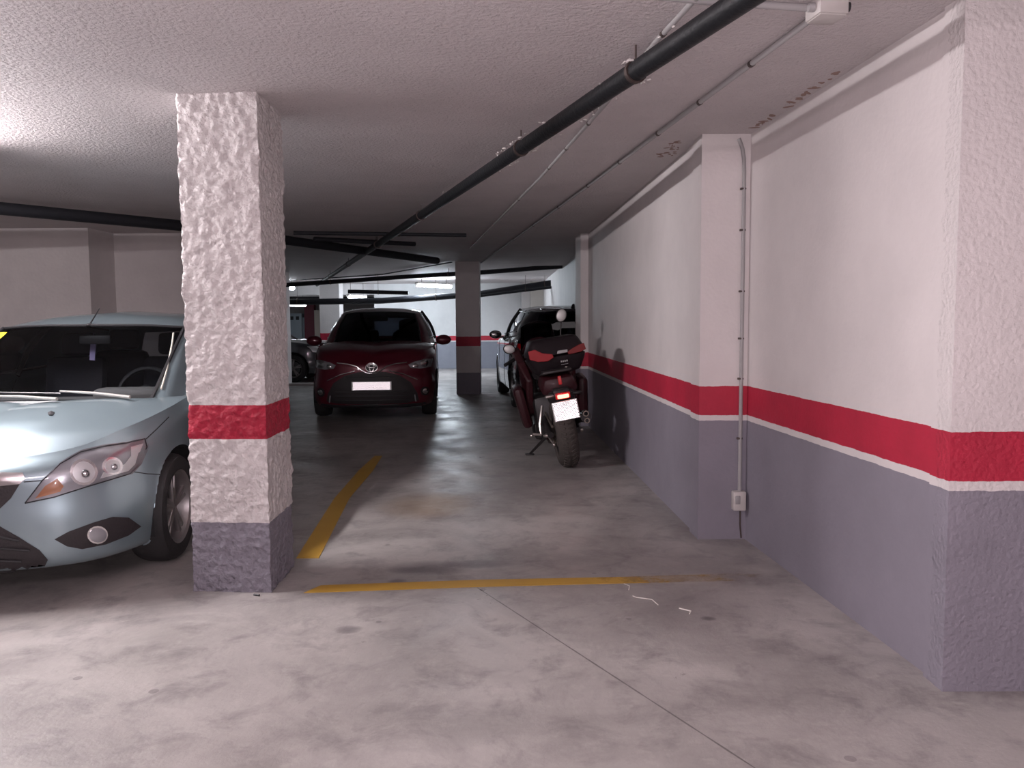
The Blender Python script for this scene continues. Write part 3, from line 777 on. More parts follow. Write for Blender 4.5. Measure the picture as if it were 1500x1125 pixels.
FOCUS = dict(
    plan=[(0, .0), (.30, .015), (.55, .08), (.72, .20), (.82, .38), (.875, .60), (.905, .90), (.905, 1.25), (.895, 1.7), (.905, 2.6), (.905, 3.5), (.87, 3.98), (.74, 4.22), (.38, 4.32), (0, 4.34)],
    w=[-1, -1, -1, -.95, -.7, -.35, -.1, 0, 0, 0, .1, .5, 1, 1, 1],
    front=[(.17, .16), (.19, .05), (.27, .005), (.40, -.01), (.52, .0), (.62, .02), (.72, .09)],
    side=[(.17, .16), (.19, .03), (.28, .0), (.45, -.015), (.62, .0), (.80, .015), (.95, .05)],
    rear=[(.25, .16), (.28, .05), (.38, .0), (.52, -.01), (.66, .02), (.85, .05), (1.0, .10)],
    top=[.725, .735, .755, .785, .83, .865, .905, .94, .955, .975, 1.0, 1.0, .99, .98, .98],
    kc=3, kh=7, wf=.88, wb=3.52, wr=.315, arch=.365, R=.315, hw=.905,
    cowl=[(0, 1.02, .93), (.35, 1.05, .93), (.62, 1.13, .93), (.85, 1.25, .94)],
    bonnet_c=[(0, .2, .79), (0, .5, .865)], dome=.02, dome0=.42, dome1=.80, bcrown=.03,
    green=[((0, 1.0, .925), (0, 1.83, 1.385), (0, -.02, .02)), ((.36, 1.03, .925), (.36, 1.85, 1.382), (0, -.02, .02)), ((.64, 1.13, .93), (.605, 1.92, 1.368), (.01, -.01, .02)),
           ((.76, 1.27, .93), (.645, 2.02, 1.372), (.02, 0, .01)), ((.862, 1.75, .945), (.675, 2.3, 1.40), (.03, 0, 0)), ((.87, 2.6, .965), (.68, 2.8, 1.42), (.04, 0, 0)), ((.865, 3.4, .99), (.66, 3.4, 1.40), (.04, 0, 0)),
           ((.80, 3.95, .99), (.60, 3.75, 1.36), (.04, 0, .01)), ((.62, 4.18, .98), (.42, 3.88, 1.34), (.02, .03, .02)), ((.3, 4.28, .97), (.2, 3.92, 1.345), (0, .03, .02)), ((0, 4.3, .97), (0, 3.93, 1.35), (0, .03, .02))],
    roof_f=2, roof_b=8, roof_c=[(0, 2.3, 1.455), (0, 2.9, 1.47), (0, 3.5, 1.43)],
    ws=(0, 2.1), sg=(3.3, 6.8), rg=(8.2, 10), bars=(4.95,), mirror=(.86, 1.55, 1.0), doors=(1.45, 2.55, 3.35), lhd=1)
YARIS = dict(
    plan=[(0, .0), (.28, .02), (.50, .09), (.67, .20), (.77, .36), (.82, .58), (.845, .85), (.845, 1.2), (.84, 1.7), (.845, 2.4), (.845, 3.2), (.81, 3.65), (.66, 3.88), (.34, 3.94), (0, 3.95)],
    w=[-1, -1, -1, -.95, -.8, -.5, -.2, 0, 0, 0, .1, .5, 1, 1, 1],
    front=[(.16, .18), (.18, .06), (.26, .01), (.42, -.01), (.56, .02), (.68, .04), (.80, .10)],
    side=[(.17, .16), (.19, .03), (.30, .0), (.48, -.01), (.66, .0), (.84, .01), (1.0, .04)],
    rear=[(.25, .16), (.28, .05), (.38, .0), (.52, -.01), (.66, .02), (.85, .05), (1.0, .10)],
    top=[.80, .81, .83, .86, .90, .93, .96, .985, 1.0, 1.01, 1.03, 1.03, 1.02, 1.02, 1.02],
    kc=3, kh=7, wf=.80, wb=3.31, wr=.30, arch=.345, R=.30, hw=.845,
    cowl=[(0, .98, 1.02), (.35, 1.0, 1.015), (.60, 1.08, 1.0), (.80, 1.2, .99)],
    bonnet_c=[(0, .2, .88), (0, .5, .96)], dome=.0, bcrown=.04,
    green=[((0, .95, 1.01), (0, 1.68, 1.445), (0, -.02, .02)), ((.34, .98, 1.005), (.32, 1.70, 1.44), (0, -.02, .02)), ((.60, 1.08, .99), (.50, 1.76, 1.42), (.01, -.01, .02)),
           ((.72, 1.22, .98), (.555, 1.86, 1.42), (.02, 0, .01)), ((.805, 1.65, .99), (.585, 2.1, 1.45), (.03, 0, 0)), ((.815, 2.4, 1.0), (.59, 2.5, 1.46), (.04, 0, 0)), ((.81, 3.1, 1.03), (.57, 3.1, 1.44), (.04, 0, 0)),
           ((.75, 3.6, 1.03), (.52, 3.45, 1.41), (.03, 0, .01)), ((.56, 3.84, 1.02), (.38, 3.58, 1.39), (.02, .03, .02)), ((.3, 3.9, 1.02), (.2, 3.62, 1.395), (0, .03, .02)), ((0, 3.92, 1.02), (0, 3.63, 1.4), (0, .03, .02))],
    roof_f=2, roof_b=8, roof_c=[(0, 2.1, 1.49), (0, 2.6, 1.50), (0, 3.2, 1.47)],
    ws=(0, 2.1), sg=(3.3, 6.8), rg=(8.2, 10), bars=(4.95,), mirror=(.84, 1.42, 1.03), doors=(1.35, 2.4), lhd=1)
SUV = dict(
    plan=[(0, .0), (.30, .02), (.58, .09), (.76, .22), (.85, .42), (.88, .65), (.90, .95), (.90, 1.3), (.895, 1.8), (.90, 2.6), (.90, 3.4), (.885, 3.95), (.80, 4.22), (.45, 4.36), (0, 4.38)],
    w=[-1, -1, -1, -.9, -.7, -.4, -.1, 0, 0, 0, .1, .4, 1, 1, 1],
    front=[(.24, .16), (.26, .05), (.34, .005), (.52, -.01), (.68, .0), (.80, .02), (.90, .09)],
    side=[(.22, .16), (.24, .03), (.36, .0), (.55, -.015), (.74, .0), (.92, .0), (1.06, .04)],
    rear=[(.32, .20), (.34, .08), (.44, .01), (.56, -.01), (.74, .03), (.95, .04), (1.10, .08)],
    top=[.90, .91, .93, .96, .99, 1.01, 1.03, 1.05, 1.06, 1.08, 1.11, 1.14, 1.12, 1.10, 1.10],
    kc=3, kh=7, wf=.92, wb=3.55, wr=.345, arch=.40, R=.345, hw=.90,
    cowl=[(0, 1.06, 1.08), (.35, 1.08, 1.075), (.62, 1.18, 1.06), (.85, 1.3, 1.05)],
    bonnet_c=[(0, .25, .99), (0, .6, 1.04)], dome=.01, bcrown=.03,
    green=[((0, 1.05, 1.07), (0, 1.80, 1.53), (0, -.02, .02)), ((.36, 1.08, 1.07), (.34, 1.82, 1.525), (0, -.02, .02)), ((.64, 1.18, 1.06), (.55, 1.9, 1.51), (.01, -.01, .02)),
           ((.77, 1.32, 1.05), (.60, 2.0, 1.51), (.02, 0, .01)), ((.86, 1.8, 1.06), (.64, 2.3, 1.545), (.03, 0, 0)), ((.87, 2.6, 1.08), (.645, 2.8, 1.555), (.04, 0, 0)), ((.87, 3.4, 1.12), (.625, 3.4, 1.53), (.04, 0, 0)),
           ((.83, 3.95, 1.13), (.58, 3.8, 1.50), (.03, 0, .01)), ((.68, 4.2, 1.10), (.50, 3.98, 1.49), (.01, .03, .02)), ((.35, 4.3, 1.08), (.26, 4.04, 1.50), (0, .03, .02)), ((0, 4.32, 1.08), (0, 4.06, 1.50), (0, .03, .02))],
    roof_f=2, roof_b=8, roof_c=[(0, 2.3, 1.585), (0, 2.9, 1.595), (0, 3.5, 1.57)],
    ws=(0, 2.1), sg=(3.3, 6.6), rg=(8.1, 10), bars=(4.95,), mirror=(.88, 1.55, 1.12), doors=(1.45, 2.55, 3.35), lhd=1, rimmat=M_rimd)

# ---- light blue hatchback
M_blue = paintm('light_blue_metallic', (.25, .325, .355), .55, .36)
fp = fl(-76, 795); rzF = .065
fc = Car('hatchback_car', FOCUS, Vector((-2.68, 3.68, 0)), rzF, M_blue, 'light metallic blue hatchback parked on the left, partly behind the rough pillar', scale=.955)
P = fc.px
hl = [(37, 737), (62, 704), (88, 680), (118, 663), (150, 655), (182, 650), (211, 643), (214, 655), (203, 680), (190, 694), (160, 703), (120, 715), (80, 728)]
h = fc.patch('headlight', hl, M_lensb, P, .004, .004)
def disc(car, name, cx, cy, r, mat, fn, parent, off, n=16, bulge=0, ry=None):
    poly = [(cx+math.cos(2*PI*k/n)*r, cy+math.sin(2*PI*k/n)*(ry or r)) for k in range(n)]
    return car.patch(name, poly, mat, fn, off, bulge, 4, .008, parent, True, 1)
disc(fc, 'lamp_bowl', 122, 692, 20, M_chrome, P, h, .010, ry=19)
disc(fc, 'lamp_bowl', 122, 692, 16, M_lens, P, h, .012, ry=15)
disc(fc, 'bulb', 124, 694, 6.5, M_chrome, P, h, .014, bulge=.012)
disc(fc, 'lamp_bowl', 163, 683, 15, M_chrome, P, h, .010, ry=13)
disc(fc, 'lamp_bowl', 163, 683, 11, M_lens, P, h, .012, ry=10)
disc(fc, 'bulb', 165, 684, 5, M_chrome, P, h, .014, bulge=.01)
fc.patch('indicator', [(52, 730), (66, 712), (84, 701), (93, 712), (88, 720)], M_amber, P, .009, .002, 4, .008, h)
fc.patch('reflector_strip', [(146, 701), (186, 690), (196, 680), (203, 656), (196, 660), (186, 682), (150, 692)], M_lens, P, .009, 0, 3, .006, h)
fc.patch('reflector_strip', [(190, 655), (208, 650), (203, 662), (190, 672)], M_lens, P, .009, 0, 3, .006, h)
cv = fc.patch('lens_cover', [(x+(122-x)*.01, y) for x, y in hl], M_clear, P, .022, .008, 7, .02, h)
fc.line('headlight_seam', hl+[hl[0]], .0028, M_seam, P, .006)
# grille, intake, fog lamp
M_intake = pbr('intake_black', (.02, .016, .018), .6, bump=.3, bscale=90)
fc.patch('fog_lamp_recess', [(80, 790), (100, 779), (135, 766), (165, 757), (188, 758), (206, 771), (188, 784), (155, 797), (120, 804), (98, 800)], M_intake, P, .004)
f2 = disc(fc, 'fog_lamp', 142, 783, 15, M_chrome, P, fc.root, .008, ry=13)
disc(fc, 'lens', 142, 783, 12.5, M_lensb, P, f2, .011, ry=10.5, bulge=.006)
def FZ(x, z): return fc.fz(x, z)
Lg = P(0, 768)[0]; 
lgp = [(-115, 766), (0, 771), (28, 787), (58, 806), (70, 820), (62, 836), (34, 849), (0, 855), (-115, 858)]
fc.patch('lower_grille', lgp, M_intake, P, .004)
for k, dy in enumerate((14, 30, 48, 66)): fc.line('grille_bar', [(-115, 768+dy), (0, 772+dy), (14+min(dy, 66-dy), 779+dy-dy*.12)], .006, M_dark, P, .008)
fc.patch('upper_grille', [(-115, 712), (0, 712), (29, 709), (16, 730), (0, 745), (-30, 752), (-115, 754)], M_intake, P, .004)
fc.patch('grille_trim', [(-115, 690), (0, 693), (34, 693), (37, 701), (30, 709), (0, 712), (-115, 711)], M_chrome, P, .010, .003, 3, .01)
fc.patch('badge', [(math.cos(2*PI*k/20)*.075, .655+math.sin(2*PI*k/20)*.032) for k in range(20)], pbr('badge_blue', (.02, .05, .2), .2, metal=.5, coat=1), FZ, .016, .004, 3, .01, both=False, sub=1)
fc.patch('number_plate', [(-.26, .43), (.26, .43), (.26, .535), (-.26, .535)], pbr('plate_white', (.8, .8, .8), .4), FZ, .014, 0, 3, .02, both=False)
# seams
fc.line('panel_seam', [(195, 691), (215, 694), (238, 695)], .0025, M_seam, P, .001)
fc.line('panel_seam', [(35, 706), (62, 704), (88, 679)], .0025, M_seam, P, .001)
fc.line('panel_seam', [(214, 643), (230, 628), (247, 611)], .0025, M_seam, P, .001)
fc.patch('washer_jet', [(70, 606), (75, 603), (80, 605), (77, 609), (72, 609)], M_trim, P, .006, .003, 2, .005, sub=1)
# scuttle and wipers
wip = MB(); S = fc.S
sc_ = MB().box((0, 1.075*S, .925*S), (1.2*S, .11*S, .02*S), bev=.006); sc_.build('scuttle_panel', M_trim, fc.root)
def wiper(p0, p1, p2):
    a, b, c = P(*p0), P(*p1), P(*p2)
    A_, B_, C_ = a[0]+a[1]*.02, b[0]+b[1]*.03, c[0]+c[1]*.02
    o = MB().tube([A_, A_.lerp(B_, .5)+Vector((0, 0, .006)), B_], [.010, .008, .006], 7).build('wiper', M_dash, fc.root)
    Lq = [B_.lerp(A_, 1.0), B_, C_]
    Q = [P(p1[0]+(p2[0]-p1[0])*k/8, p1[1]+(p2[1]-p1[1])*k/8) for k in range(9)]
    MB().tube([q[0]+q[1]*.012 for q in Q], .006, 6).build('blade', M_trim, o)
wiper((190, 587), (90, 579), (-40, 577)); wiper((84, 590), (-20, 586), (-60, 585))
# tax sticker, hanging tag, antenna, pale A-pillar seal
stk = fc.patch('sticker', [(-40, 487), (11, 487), (6, 492), (-2, 499), (-40, 499)], pbr('yellow_sticker', (.75, .62, .05), .5), P, .003, 0, 2, 0, both=False)
ab, an = P(131, 476); ab2, _ = P(136, 474)
ant = MB().tube([ab, ab+Vector((.01, .14, .11))], [.006, .003], 6); ant.ell(ab, (.022, .03, .012)); ant.build('antenna', M_trim, fc.root)
sl = [(254, 489), (252, 505), (245, 540), (236, 571)]
fc.line('windscreen_seal', sl, .006, pbr('pale_seal', (.55, .54, .47), .6), P, .006, both=False)
tg = MB().box((-.05*S, 2.0*S, 1.22*S), (.035, .01, .16), (0, .1, 0)); tg.tube([(-.05*S, 2.0*S, 1.30*S), (-.03*S, 1.98*S, 1.33*S)], .002, 5)
tg.build('hanging_tag', pbr('lilac_tag', (.42, .36, .62), .6), fc.root)

# ---- red supermini
M_red = paintm('dark_red_metallic', (.105, .006, .018), .3, .4)
yp = fl(552, 618)
yc = Car('supermini_car', YARIS, Vector((-1.88, 10.95, 0)), .085, M_red, 'dark red supermini facing the viewer in the middle of the garage', glass=M_glassd, scale=1.03)
def YZ(x, z): return yc.fz(x, z)
YP = yc.px
hh = yc.patch('headlight', [(.79, .79), (.70, .80), (.55, .77), (.47, .735), (.50, .69), (.62, .675), (.76, .69)], M_lensb, YZ, .006, .006)
for (cx, cz2, r) in ((.67, .745, .05), (.56, .715, .032)):
    disc(yc, 'lamp_bowl', cx, cz2, r, M_chrome, YZ, hh, .014, bulge=.01)
yc.patch('lower_grille', [(-.60, .26), (-.58, .36), (-.50, .50), (-.35, .60), (-.18, .645), (0, .655), (.18, .645), (.35, .60), (.50, .50), (.58, .36), (.60, .26), (.45, .235), (0, .225), (-.45, .235)], M_intake, YZ, .006, both=False)
for z in (.28, .335, .39, .58): yc.line('grille_bar', [(-.48+max(0, z-.4)*.9, z), (0, z), (.48-max(0, z-.4)*.9, z)], .007, M_dark, YZ, .012, both=False)
yc.line('chrome_trim', [(.58, .53), (.52, .56), (.40, .615), (.22, .66)], .0075, M_chrome, YZ, .012)
yc.line('chrome_trim', [(.45, .76), (.30, .745), (.20, .72), (.12, .665), (.06, .635), (0, .63)], .009, M_chrome, YZ, .012)
em = yc.patch('emblem', [(math.cos(2*PI*k/20)*.075, .70+math.sin(2*PI*k/20)*.05) for k in range(20)], M_dark, YZ, .014, .004, 3, .01, both=False, sub=1)
for (rx, rz2, oz) in ((.075, .050, .70), (.028, .046, .70), (.052, .018, .718)):
    Q = [YZ(math.cos(2*PI*k/24)*rx, oz+math.sin(2*PI*k/24)*rz2) for k in range(25)]
    MB().tube([q[0]+q[1]*.022 for q in Q], .006, 6, caps=False).build('emblem_ring', M_chrome, em)
for sg in (1,):
    yc.patch('fog_lamp', [(.68+math.cos(2*PI*k/12)*.055, .375+math.sin(2*PI*k/12)*.06) for k in range(12)], M_intake, YZ, .008, 0, 3, .01, sub=1)
    yc.patch('fog_lamp_lens', [(.68+math.cos(2*PI*k/12)*.036, .375+math.sin(2*PI*k/12)*.036) for k in range(12)], M_chrome, YZ, .016, .012, 3, .01, sub=1)
yc.line('chrome_trim', [(.56, .25), (.545, .34)], .010, M_lensb, YZ, .01)
yc.patch('bumper_lip', [(-.70, .20), (-.68, .225), (.68, .225), (.70, .20), (.5, .175), (-.5, .175)], M_dark, YZ, .006, both=False)
for (a, b) in (((-.44, .985), (.02, .985)),):
    pass

# plates of little corner reflectors
def retro_mat(base):
    m, nt, b = newmat('reflective_sheeting'); nt.nodes.remove(b); out = nt.nodes['Material Output']
    d = N(nt, 'ShaderNodeBsdfDiffuse'); d.inputs[0].default_value = (.92, .92, .90, 1)
    g = N(nt, 'ShaderNodeBsdfGlossy', Roughness=.10); g.inputs[0].default_value = (1, 1, 1, 1)
    mx = N(nt, 'ShaderNodeMixShader'); mx.inputs[0].default_value = base
    L(nt, d.outputs[0], mx.inputs[1]); L(nt, g.outputs[0], mx.inputs[2]); L(nt, mx.outputs[0], out.inputs[0])
    return m
M_retro = retro_mat(.88)
def retro_plate(w, h, a=.016):
    """local: faces -y, centre at origin; triangular cells, each a corner cube"""
    mb = MB(); hh_ = a*math.sqrt(3)/2; dep = a/math.sqrt(6)
    ny = int(h/hh_); hh_ = h/ny; a = hh_*2/math.sqrt(3); dep = a/math.sqrt(6); nx = int(w/a)*2; x0 = -nx*a/4; z0 = -h/2; ax = a
    for j in range(ny):
        for i in range(nx-1):
            xa = x0+i*ax/2
            if (i+j) % 2 == 0: t = [(xa, z0+j*hh_), (xa+ax, z0+j*hh_), (xa+ax/2, z0+(j+1)*hh_)]
            else: t = [(xa, z0+(j+1)*hh_), (xa+ax/2, z0+j*hh_), (xa+ax, z0+(j+1)*hh_)]
            c = (sum(p[0] for p in t)/3, sum(p[1] for p in t)/3)
            vs = [(p[0], 0, p[1]) for p in t]+[(c[0], dep, c[1])]
            mb.add(vs, [(0, 1, 3), (1, 2, 3), (2, 0, 3)])
    return mb
L0, n0_ = YZ(0, .47)
pl = MB().box((0, 0, 0), (.53, .012, .118), bev=.003).build('number_plate', pbr('plate_white', (.8, .8, .8), .4), yc.root); pl.location = L0+Vector((0, -.03, 0))
face = retro_plate(.515, .105); o = face.build('plate_face', M_retro, pl, smooth=False); o.location = (0, -.018, 0)

# ---- black suv seen from behind
M_blk = paintm('black_metallic', (.012, .010, .016), .3, .22)
ang = .10
back = Vector((.955, 11.9, 0)); Ls = 4.38
nose = back+Vector((-math.sin(ang), math.cos(ang), 0))*Ls
sv = Car('crossover_car', SUV, nose, ang+PI, M_blk, 'black crossover car seen from behind, parked in front of the motorbike against the right wall', glass=M_glassd, scale=.985)
def SZ(x, z): return sv.fz(x, z, True)
sv.patch('tail_light', [(.84, 1.02), (.60, .97), (.42, .90), (.50, .82), (.72, .84), (.86, .90)], M_redlens, SZ, .008, .008)
sv.patch('rear_bumper', [(-.8, .36), (-.82, .58), (0, .62), (.82, .58), (.8, .36), (0, .33)], M_trim, SZ, .012, .01, both=False)
sv.patch('number_plate', [(-.26, .66), (.26, .66), (.26, .76), (-.26, .76)], pbr('plate_white', (.8, .8, .8), .4), SZ, .012, 0, 3, .01, both=False)
sv.patch('badge', [(math.cos(2*PI*k/14)*.05, .90+math.sin(2*PI*k/14)*.05) for k in range(14)], M_chrome, SZ, .01, .003, 3, .01, both=False, sub=1)
spo = MB().box((0, 4.10, 1.505), (1.0, .26, .03), (-.1, 0, 0), bev=.012).build('roof_spoiler', M_blk, sv.root)
MB().tube([(0, 3.98, 1.52), (0, 4.04, 1.575), (0, 4.08, 1.58)], [.03, .02, .008], 8).build('antenna', M_trim, sv.root)
sv.patch('painted_window_light', [(.28, 1.33), (.0, 1.34), (-.02, 1.25), (.20, 1.245), (.26, 1.215), (.34, 1.23), (.37, 1.29)], pbr('pale_window_light', (.30, .31, .31), .6), lambda x, z: sv.fz(x, z, True), .006, 0, 3, .004, both=False)  # light in the rear window, painted as a pale patch on the glass

# ---- dark car at the far left, side on
M_dgr = paintm('dark_grey_metallic', (.05, .052, .058), .5, .3)
nc = fl(470, 556)
dc = Car('hatchback_car', dict(FOCUS, rimmat=M_rim), Vector((-4.02, 19.15, 0)), PI/2, M_dgr, 'dark grey car standing side on behind the red car and the rough pillar', glass=M_glassd)
dc.patch('headlight', [(.52, .62), (.60, .72), (.74, .80), (.84, .80), (.83, .68), (.7, .62)], M_lens, lambda x, z: dc.fz(x, z), .006, .006)
# ------------------------------------------------------------------ motorbike
LEAN, YAW = -.165, .06
MB_ = empty('motorbike', (.545, 7.15, 0), YAW); MB_.rotation_euler = (0, LEAN, YAW)
tag(MB_, 'dark red touring motorbike with black top box leaning on its stand beside the right wall', 'motorbike')
BM = Matrix.Translation((.545, 7.15, 0)) @ Euler((0, LEAN, YAW)).to_matrix().to_4x4(); BI = BM.inverted()
def loc_px(x, y, d): return BI @ atd(x, y, d)
M_bred = pbr('dark_red_fairing', (.030, .005, .008), .45, coat=.15, spec=.3)
M_bblk = pbr('motorbike_black', (.016, .013, .014), .45)
M_box = pbr('top_box_plastic', (.012, .008, .010), .5, spec=.2, bump=.1)
M_dusty = pbr('dusty_tyre', (.055, .045, .04), .85, bump=.5, bscale=50, var=.3)
M_alu = pbr('polished_alloy', (.55, .50, .47), .3, metal=.9)
M_steel = pbr('exhaust_steel', (.32, .27, .23), .35, metal=.9)
M_refl = pbr('dull_red_lens', (.28, .008, .012), .5)
M_mirr = pbr('mirror_glass', (.62, .61, .60), .45, metal=.5)
R_ = .315
def mwheel(name, y, R, w, mat, parent):
    M = Matrix.Translation((0, y, R)) @ Matrix.Rotation(PI/2, 4, 'Y')
    prof = []
    for k in range(15):
        a = -PI*.47+PI*.94*k/14; prof.append((R-.085+.085*math.cos(a)**.8, w/2*math.sin(a)/math.sin(PI*.47)))
    prof = [(R-.11, -w/2*.8)]+prof+[(R-.11, w/2*.8)]
    t = MB().lathe(prof, M, 56).build(name, mat, parent, angle=60)
    # tread blocks
    tr = MB()
    for k in range(44):
        a = 2*PI*k/44
        for sx in (-1, 1):
            c = Matrix.Translation((0, y, R)) @ Matrix.Rotation(a, 4, 'X') @ Matrix.Translation((sx*w*.20, 0, R-.006)) @ Matrix.Rotation(sx*.30, 4, 'Y') @ Matrix.Rotation(sx*.5, 4, 'Z')
            b = MB().box((0, 0, 0), (w*.30, .022, .014), bev=.003, seg=1); tr.add(b.v, b.f, c)
    tr.build('tread', mat, t)
    r = MB().lathe([(R-.10, -w/2*.8), (R-.125, -w*.3), (R-.125, w*.3), (R-.10, w/2*.8)], M, 40)
    r.lathe([(0, -.05), (.05, -.05), (.05, .05), (0, .05)], M, 20)
    for k in range(5):
        a = 2*PI*k/5
        p = Vector((0, y, R)); q = p+Vector((0, math.cos(a), math.sin(a)))*(R-.12); r.tube([p, q], [.022, .016], 8)
    r.build('rim', M_bblk, t)
    for sx in (-1, 1):
        MB().lathe([(.06, sx*.075), (.115, sx*.075), (.115, sx*.080), (.06, sx*.080)], M, 30).build('brake_disc', M_steel, t)
    return t
mwheel('rear_wheel', .315, R_, .19, M_dusty, MB_)
mwheel('front_wheel', 1.78, .30, .12, M_dusty, MB_)
def part(name, mb, mat, parent=MB_, **k): return mb.build(name, mat, parent, **k)
sw = MB()
for sx in (-1, 1): sw.tube([(sx*.125, .30, .315), (sx*.13, .6, .36), (sx*.11, .92, .42)], [.03, .032, .04], 10)
sw.box((0, .9, .42), (.26, .08, .08), bev=.02); part('swingarm', sw, M_bblk)
for sx in (-1, 1): part('axle_nut', MB().tube([(sx*.155, .315, .315), (sx*.175, .315, .315)], .02, 10), M_alu)
part('bobbin', MB().tube([(-.155, .42, .30), (-.185, .42, .30)], .012, 8), M_alu)
part('chain', MB().tube([(-.10, .30, .39), (-.10, .9, .47)], .012, 6).tube([(-.10, .30, .24), (-.10, .9, .38)], .012, 6), M_steel)
part('rear_mudguard', MB().box((0, .03, .66), (.15, .05, .22), (.35, 0, 0), bev=.02).box((0, .10, .70), (.15, .3, .05), (-.2, 0, 0), bev=.02), M_bblk)
# plate faced with reflective sheeting, tail lamp above it
pc_ = loc_px(829, 601, 7.02)
pb = part('plate_bracket', MB().box((pc_.x, pc_.y+.022, pc_.z), (.19, .02, .14), bev=.004), M_bblk)
pw, ph = .222, .165
mbp = MB().box((0, 0, 0), (pw, .006, ph), bev=.002); plt = part('number_plate', mbp, pbr('moto_plate_white', (.85, .85, .83), .4)); plt.location = pc_; plt.rotation_euler = (-.12, -.03, -.05)
fc2 = retro_plate(pw-.008, ph-.008, .014).build('plate_face', M_retro, plt, smooth=False); fc2.location = (0, -.010, 0)
tl_ = loc_px(825, 580.5, 7.04)
tl = part('tail_lamp', MB().box(tl_, (.10, .03, .032), (0, .0, 0), bev=.008), pbr('glowing_tail_lens', (.9, .1, .08), .3, emit=(1, .16, .10), es=9))
part('tail_lamp_surround', MB().box(tl_+Vector((0, .02, .004)), (.135, .035, .06), bev=.012), M_redlens)
part('tail_lens', MB().box(loc_px(820, 557, 7.08), (.034, .03, .08), bev=.012), M_redlens)
for px_, sx in ((805, -1), (845, 1)):
    c = loc_px(px_, 581 if sx < 0 else 575, 7.1)
    part('indicator', MB().ell(c, (.045, .022, .016)), M_alu if sx < 0 else M_bblk)
    part('indicator_stalk', MB().tube([c, (0, .12, .70)], .008, 6), M_bblk)
# tail unit and seat
tc_ = loc_px(818, 562, 7.25)
part('tail_unit', MB().box((tc_.x+.0, .22, .80), (.34, .42, .16), (.12, 0, 0), bev=.05, taper=(.8, 1)), M_bred)
part('tail_panel', MB().box((tc_.x, .16, .72), (.24, .36, .12), (.3, 0, 0), bev=.04), M_bblk)
part('seat', MB().box((0, .62, .86), (.32, .62, .12), (-.05, 0, 0), bev=.05), M_bblk)
part('rack', MB().box((0, .18, .905), (.26, .34, .025), bev=.008).tube([(-.12, .05, .9), (-.15, .5, .85)], .012, 8).tube([(.12, .05, .9), (.15, .5, .85)], .012, 8), M_bblk)
# top box: an upper shell and a lower shell with red reflectors
tbc = loc_px(815, 517, 7.28)
def tshell(z0, z1, w0, w1, d0, d1, bev, yb0=0, yb1=0):
    """rounded shell between two rectangles (width, depth)"""
    n = 40; vs = []; fs = []
    lv = [(0, .86), (.06, .97), (.25, 1), (.75, 1), (.94, .97), (1, .88)]
    for t, s_ in lv:
        z = lerp(z0, z1, t); w = lerp(w0, w1, t)*s_; d = lerp(d0, d1, t)*s_; yb = lerp(yb0, yb1, t)
        for k in range(n):
            a = 2*PI*k/n; ca, sa = math.cos(a), math.sin(a)
            e = .38; vs.append((w/2*abs(ca)**e*(1 if ca > 0 else -1), yb+d/2*abs(sa)**e*(1 if sa > 0 else -1), z))
    for l in range(len(lv)-1):
        for k in range(n): fs.append((l*n+k, l*n+(k+1) % n, (l+1)*n+(k+1) % n, (l+1)*n+k))
    fs.append(tuple(range(n))[::-1]); fs.append(tuple((len(lv)-1)*n+k for k in range(n)))
    return MB().add(vs, fs)
tb = part('top_box', tshell(-.155, .005, .40, .555, .32, .42, .03), M_box); tb.location = tbc+Vector((0, .20, -.03)); tb.rotation_euler = (0, 0, .06)
lid = tshell(.01, .165, .56, .43, .43, .34, .03, 0, .03).build('lid', M_box, tb)
def yback(x, z): return -.205 if z > -.03 else -.18
def refl(name, poly, mat, y, thick=.018): 
    M = Matrix.Rotation(PI/2, 4, 'X'); mb = MB().prism(poly, -y, -y+thick, M); return mb.build(name, mat, tb, bevel=.004)
rl = refl('reflector', [(-.262, .085), (-.20, .092), (-.14, .05), (-.05, .025), (-.045, -.005), (-.10, -.03), (-.19, -.02), (-.258, .01)], M_refl, -.205, .014)
rl = refl('reflector', [(.245, .075), (.20, .07), (.13, .045), (.085, .025), (.09, .0), (.15, .0), (.21, .005), (.255, .02)], pbr('dim_red_lens', (.16, .008, .008), .4), -.205, .014)
refl('latch_plate', [(-.01, .02), (.085, .02), (.09, .045), (.0, .048)], M_conduit, -.205, .016)
def marks(z, w, h, x): refl('lettering', [(x-w/2, z), (x+w/2, z), (x+w/2, z+h), (x-w/2, z+h)], M_conduit, -.192, .012)
for k in range(4): marks(-.062, .013, .017, .020+k*.017)
for k in range(5): marks(-.084, .009, .006, .020+k*.013)
ring = MB().lathe([(0, 0), (.011, 0), (.011, .01), (0, .01)], Matrix.Translation((.052, -.193, -.112)) @ Matrix.Rotation(PI/2, 4, 'X'), 16).build('lock', M_alu, tb)
marks(-.145, .026, .007, .052)
# exhaust, twin outlets
ec = loc_px(859, 611, 7.10)
ex = MB().tube([(ec.x, ec.y+.02, ec.z), (ec.x-.01, ec.y+.35, ec.z-.03), (ec.x-.06, ec.y+.8, ec.z-.14)], [.048, .055, .04], 14); part('silencer', ex, M_bblk)
for dz, r in ((.032, .026), (-.030, .024)):
    c = ec+Vector((0, 0, dz)); Mx = axisM(c+Vector((0, .02, 0)), (0, -1, 0))
    part('exhaust_outlet', MB().lathe([(r-.008, -.03), (r-.008, .03), (r, .03), (r, -.06)], Mx, 20), M_steel)
    part('outlet_bore', MB().lathe([(0, 0), (r-.007, 0)], Mx, 16), M_liner)
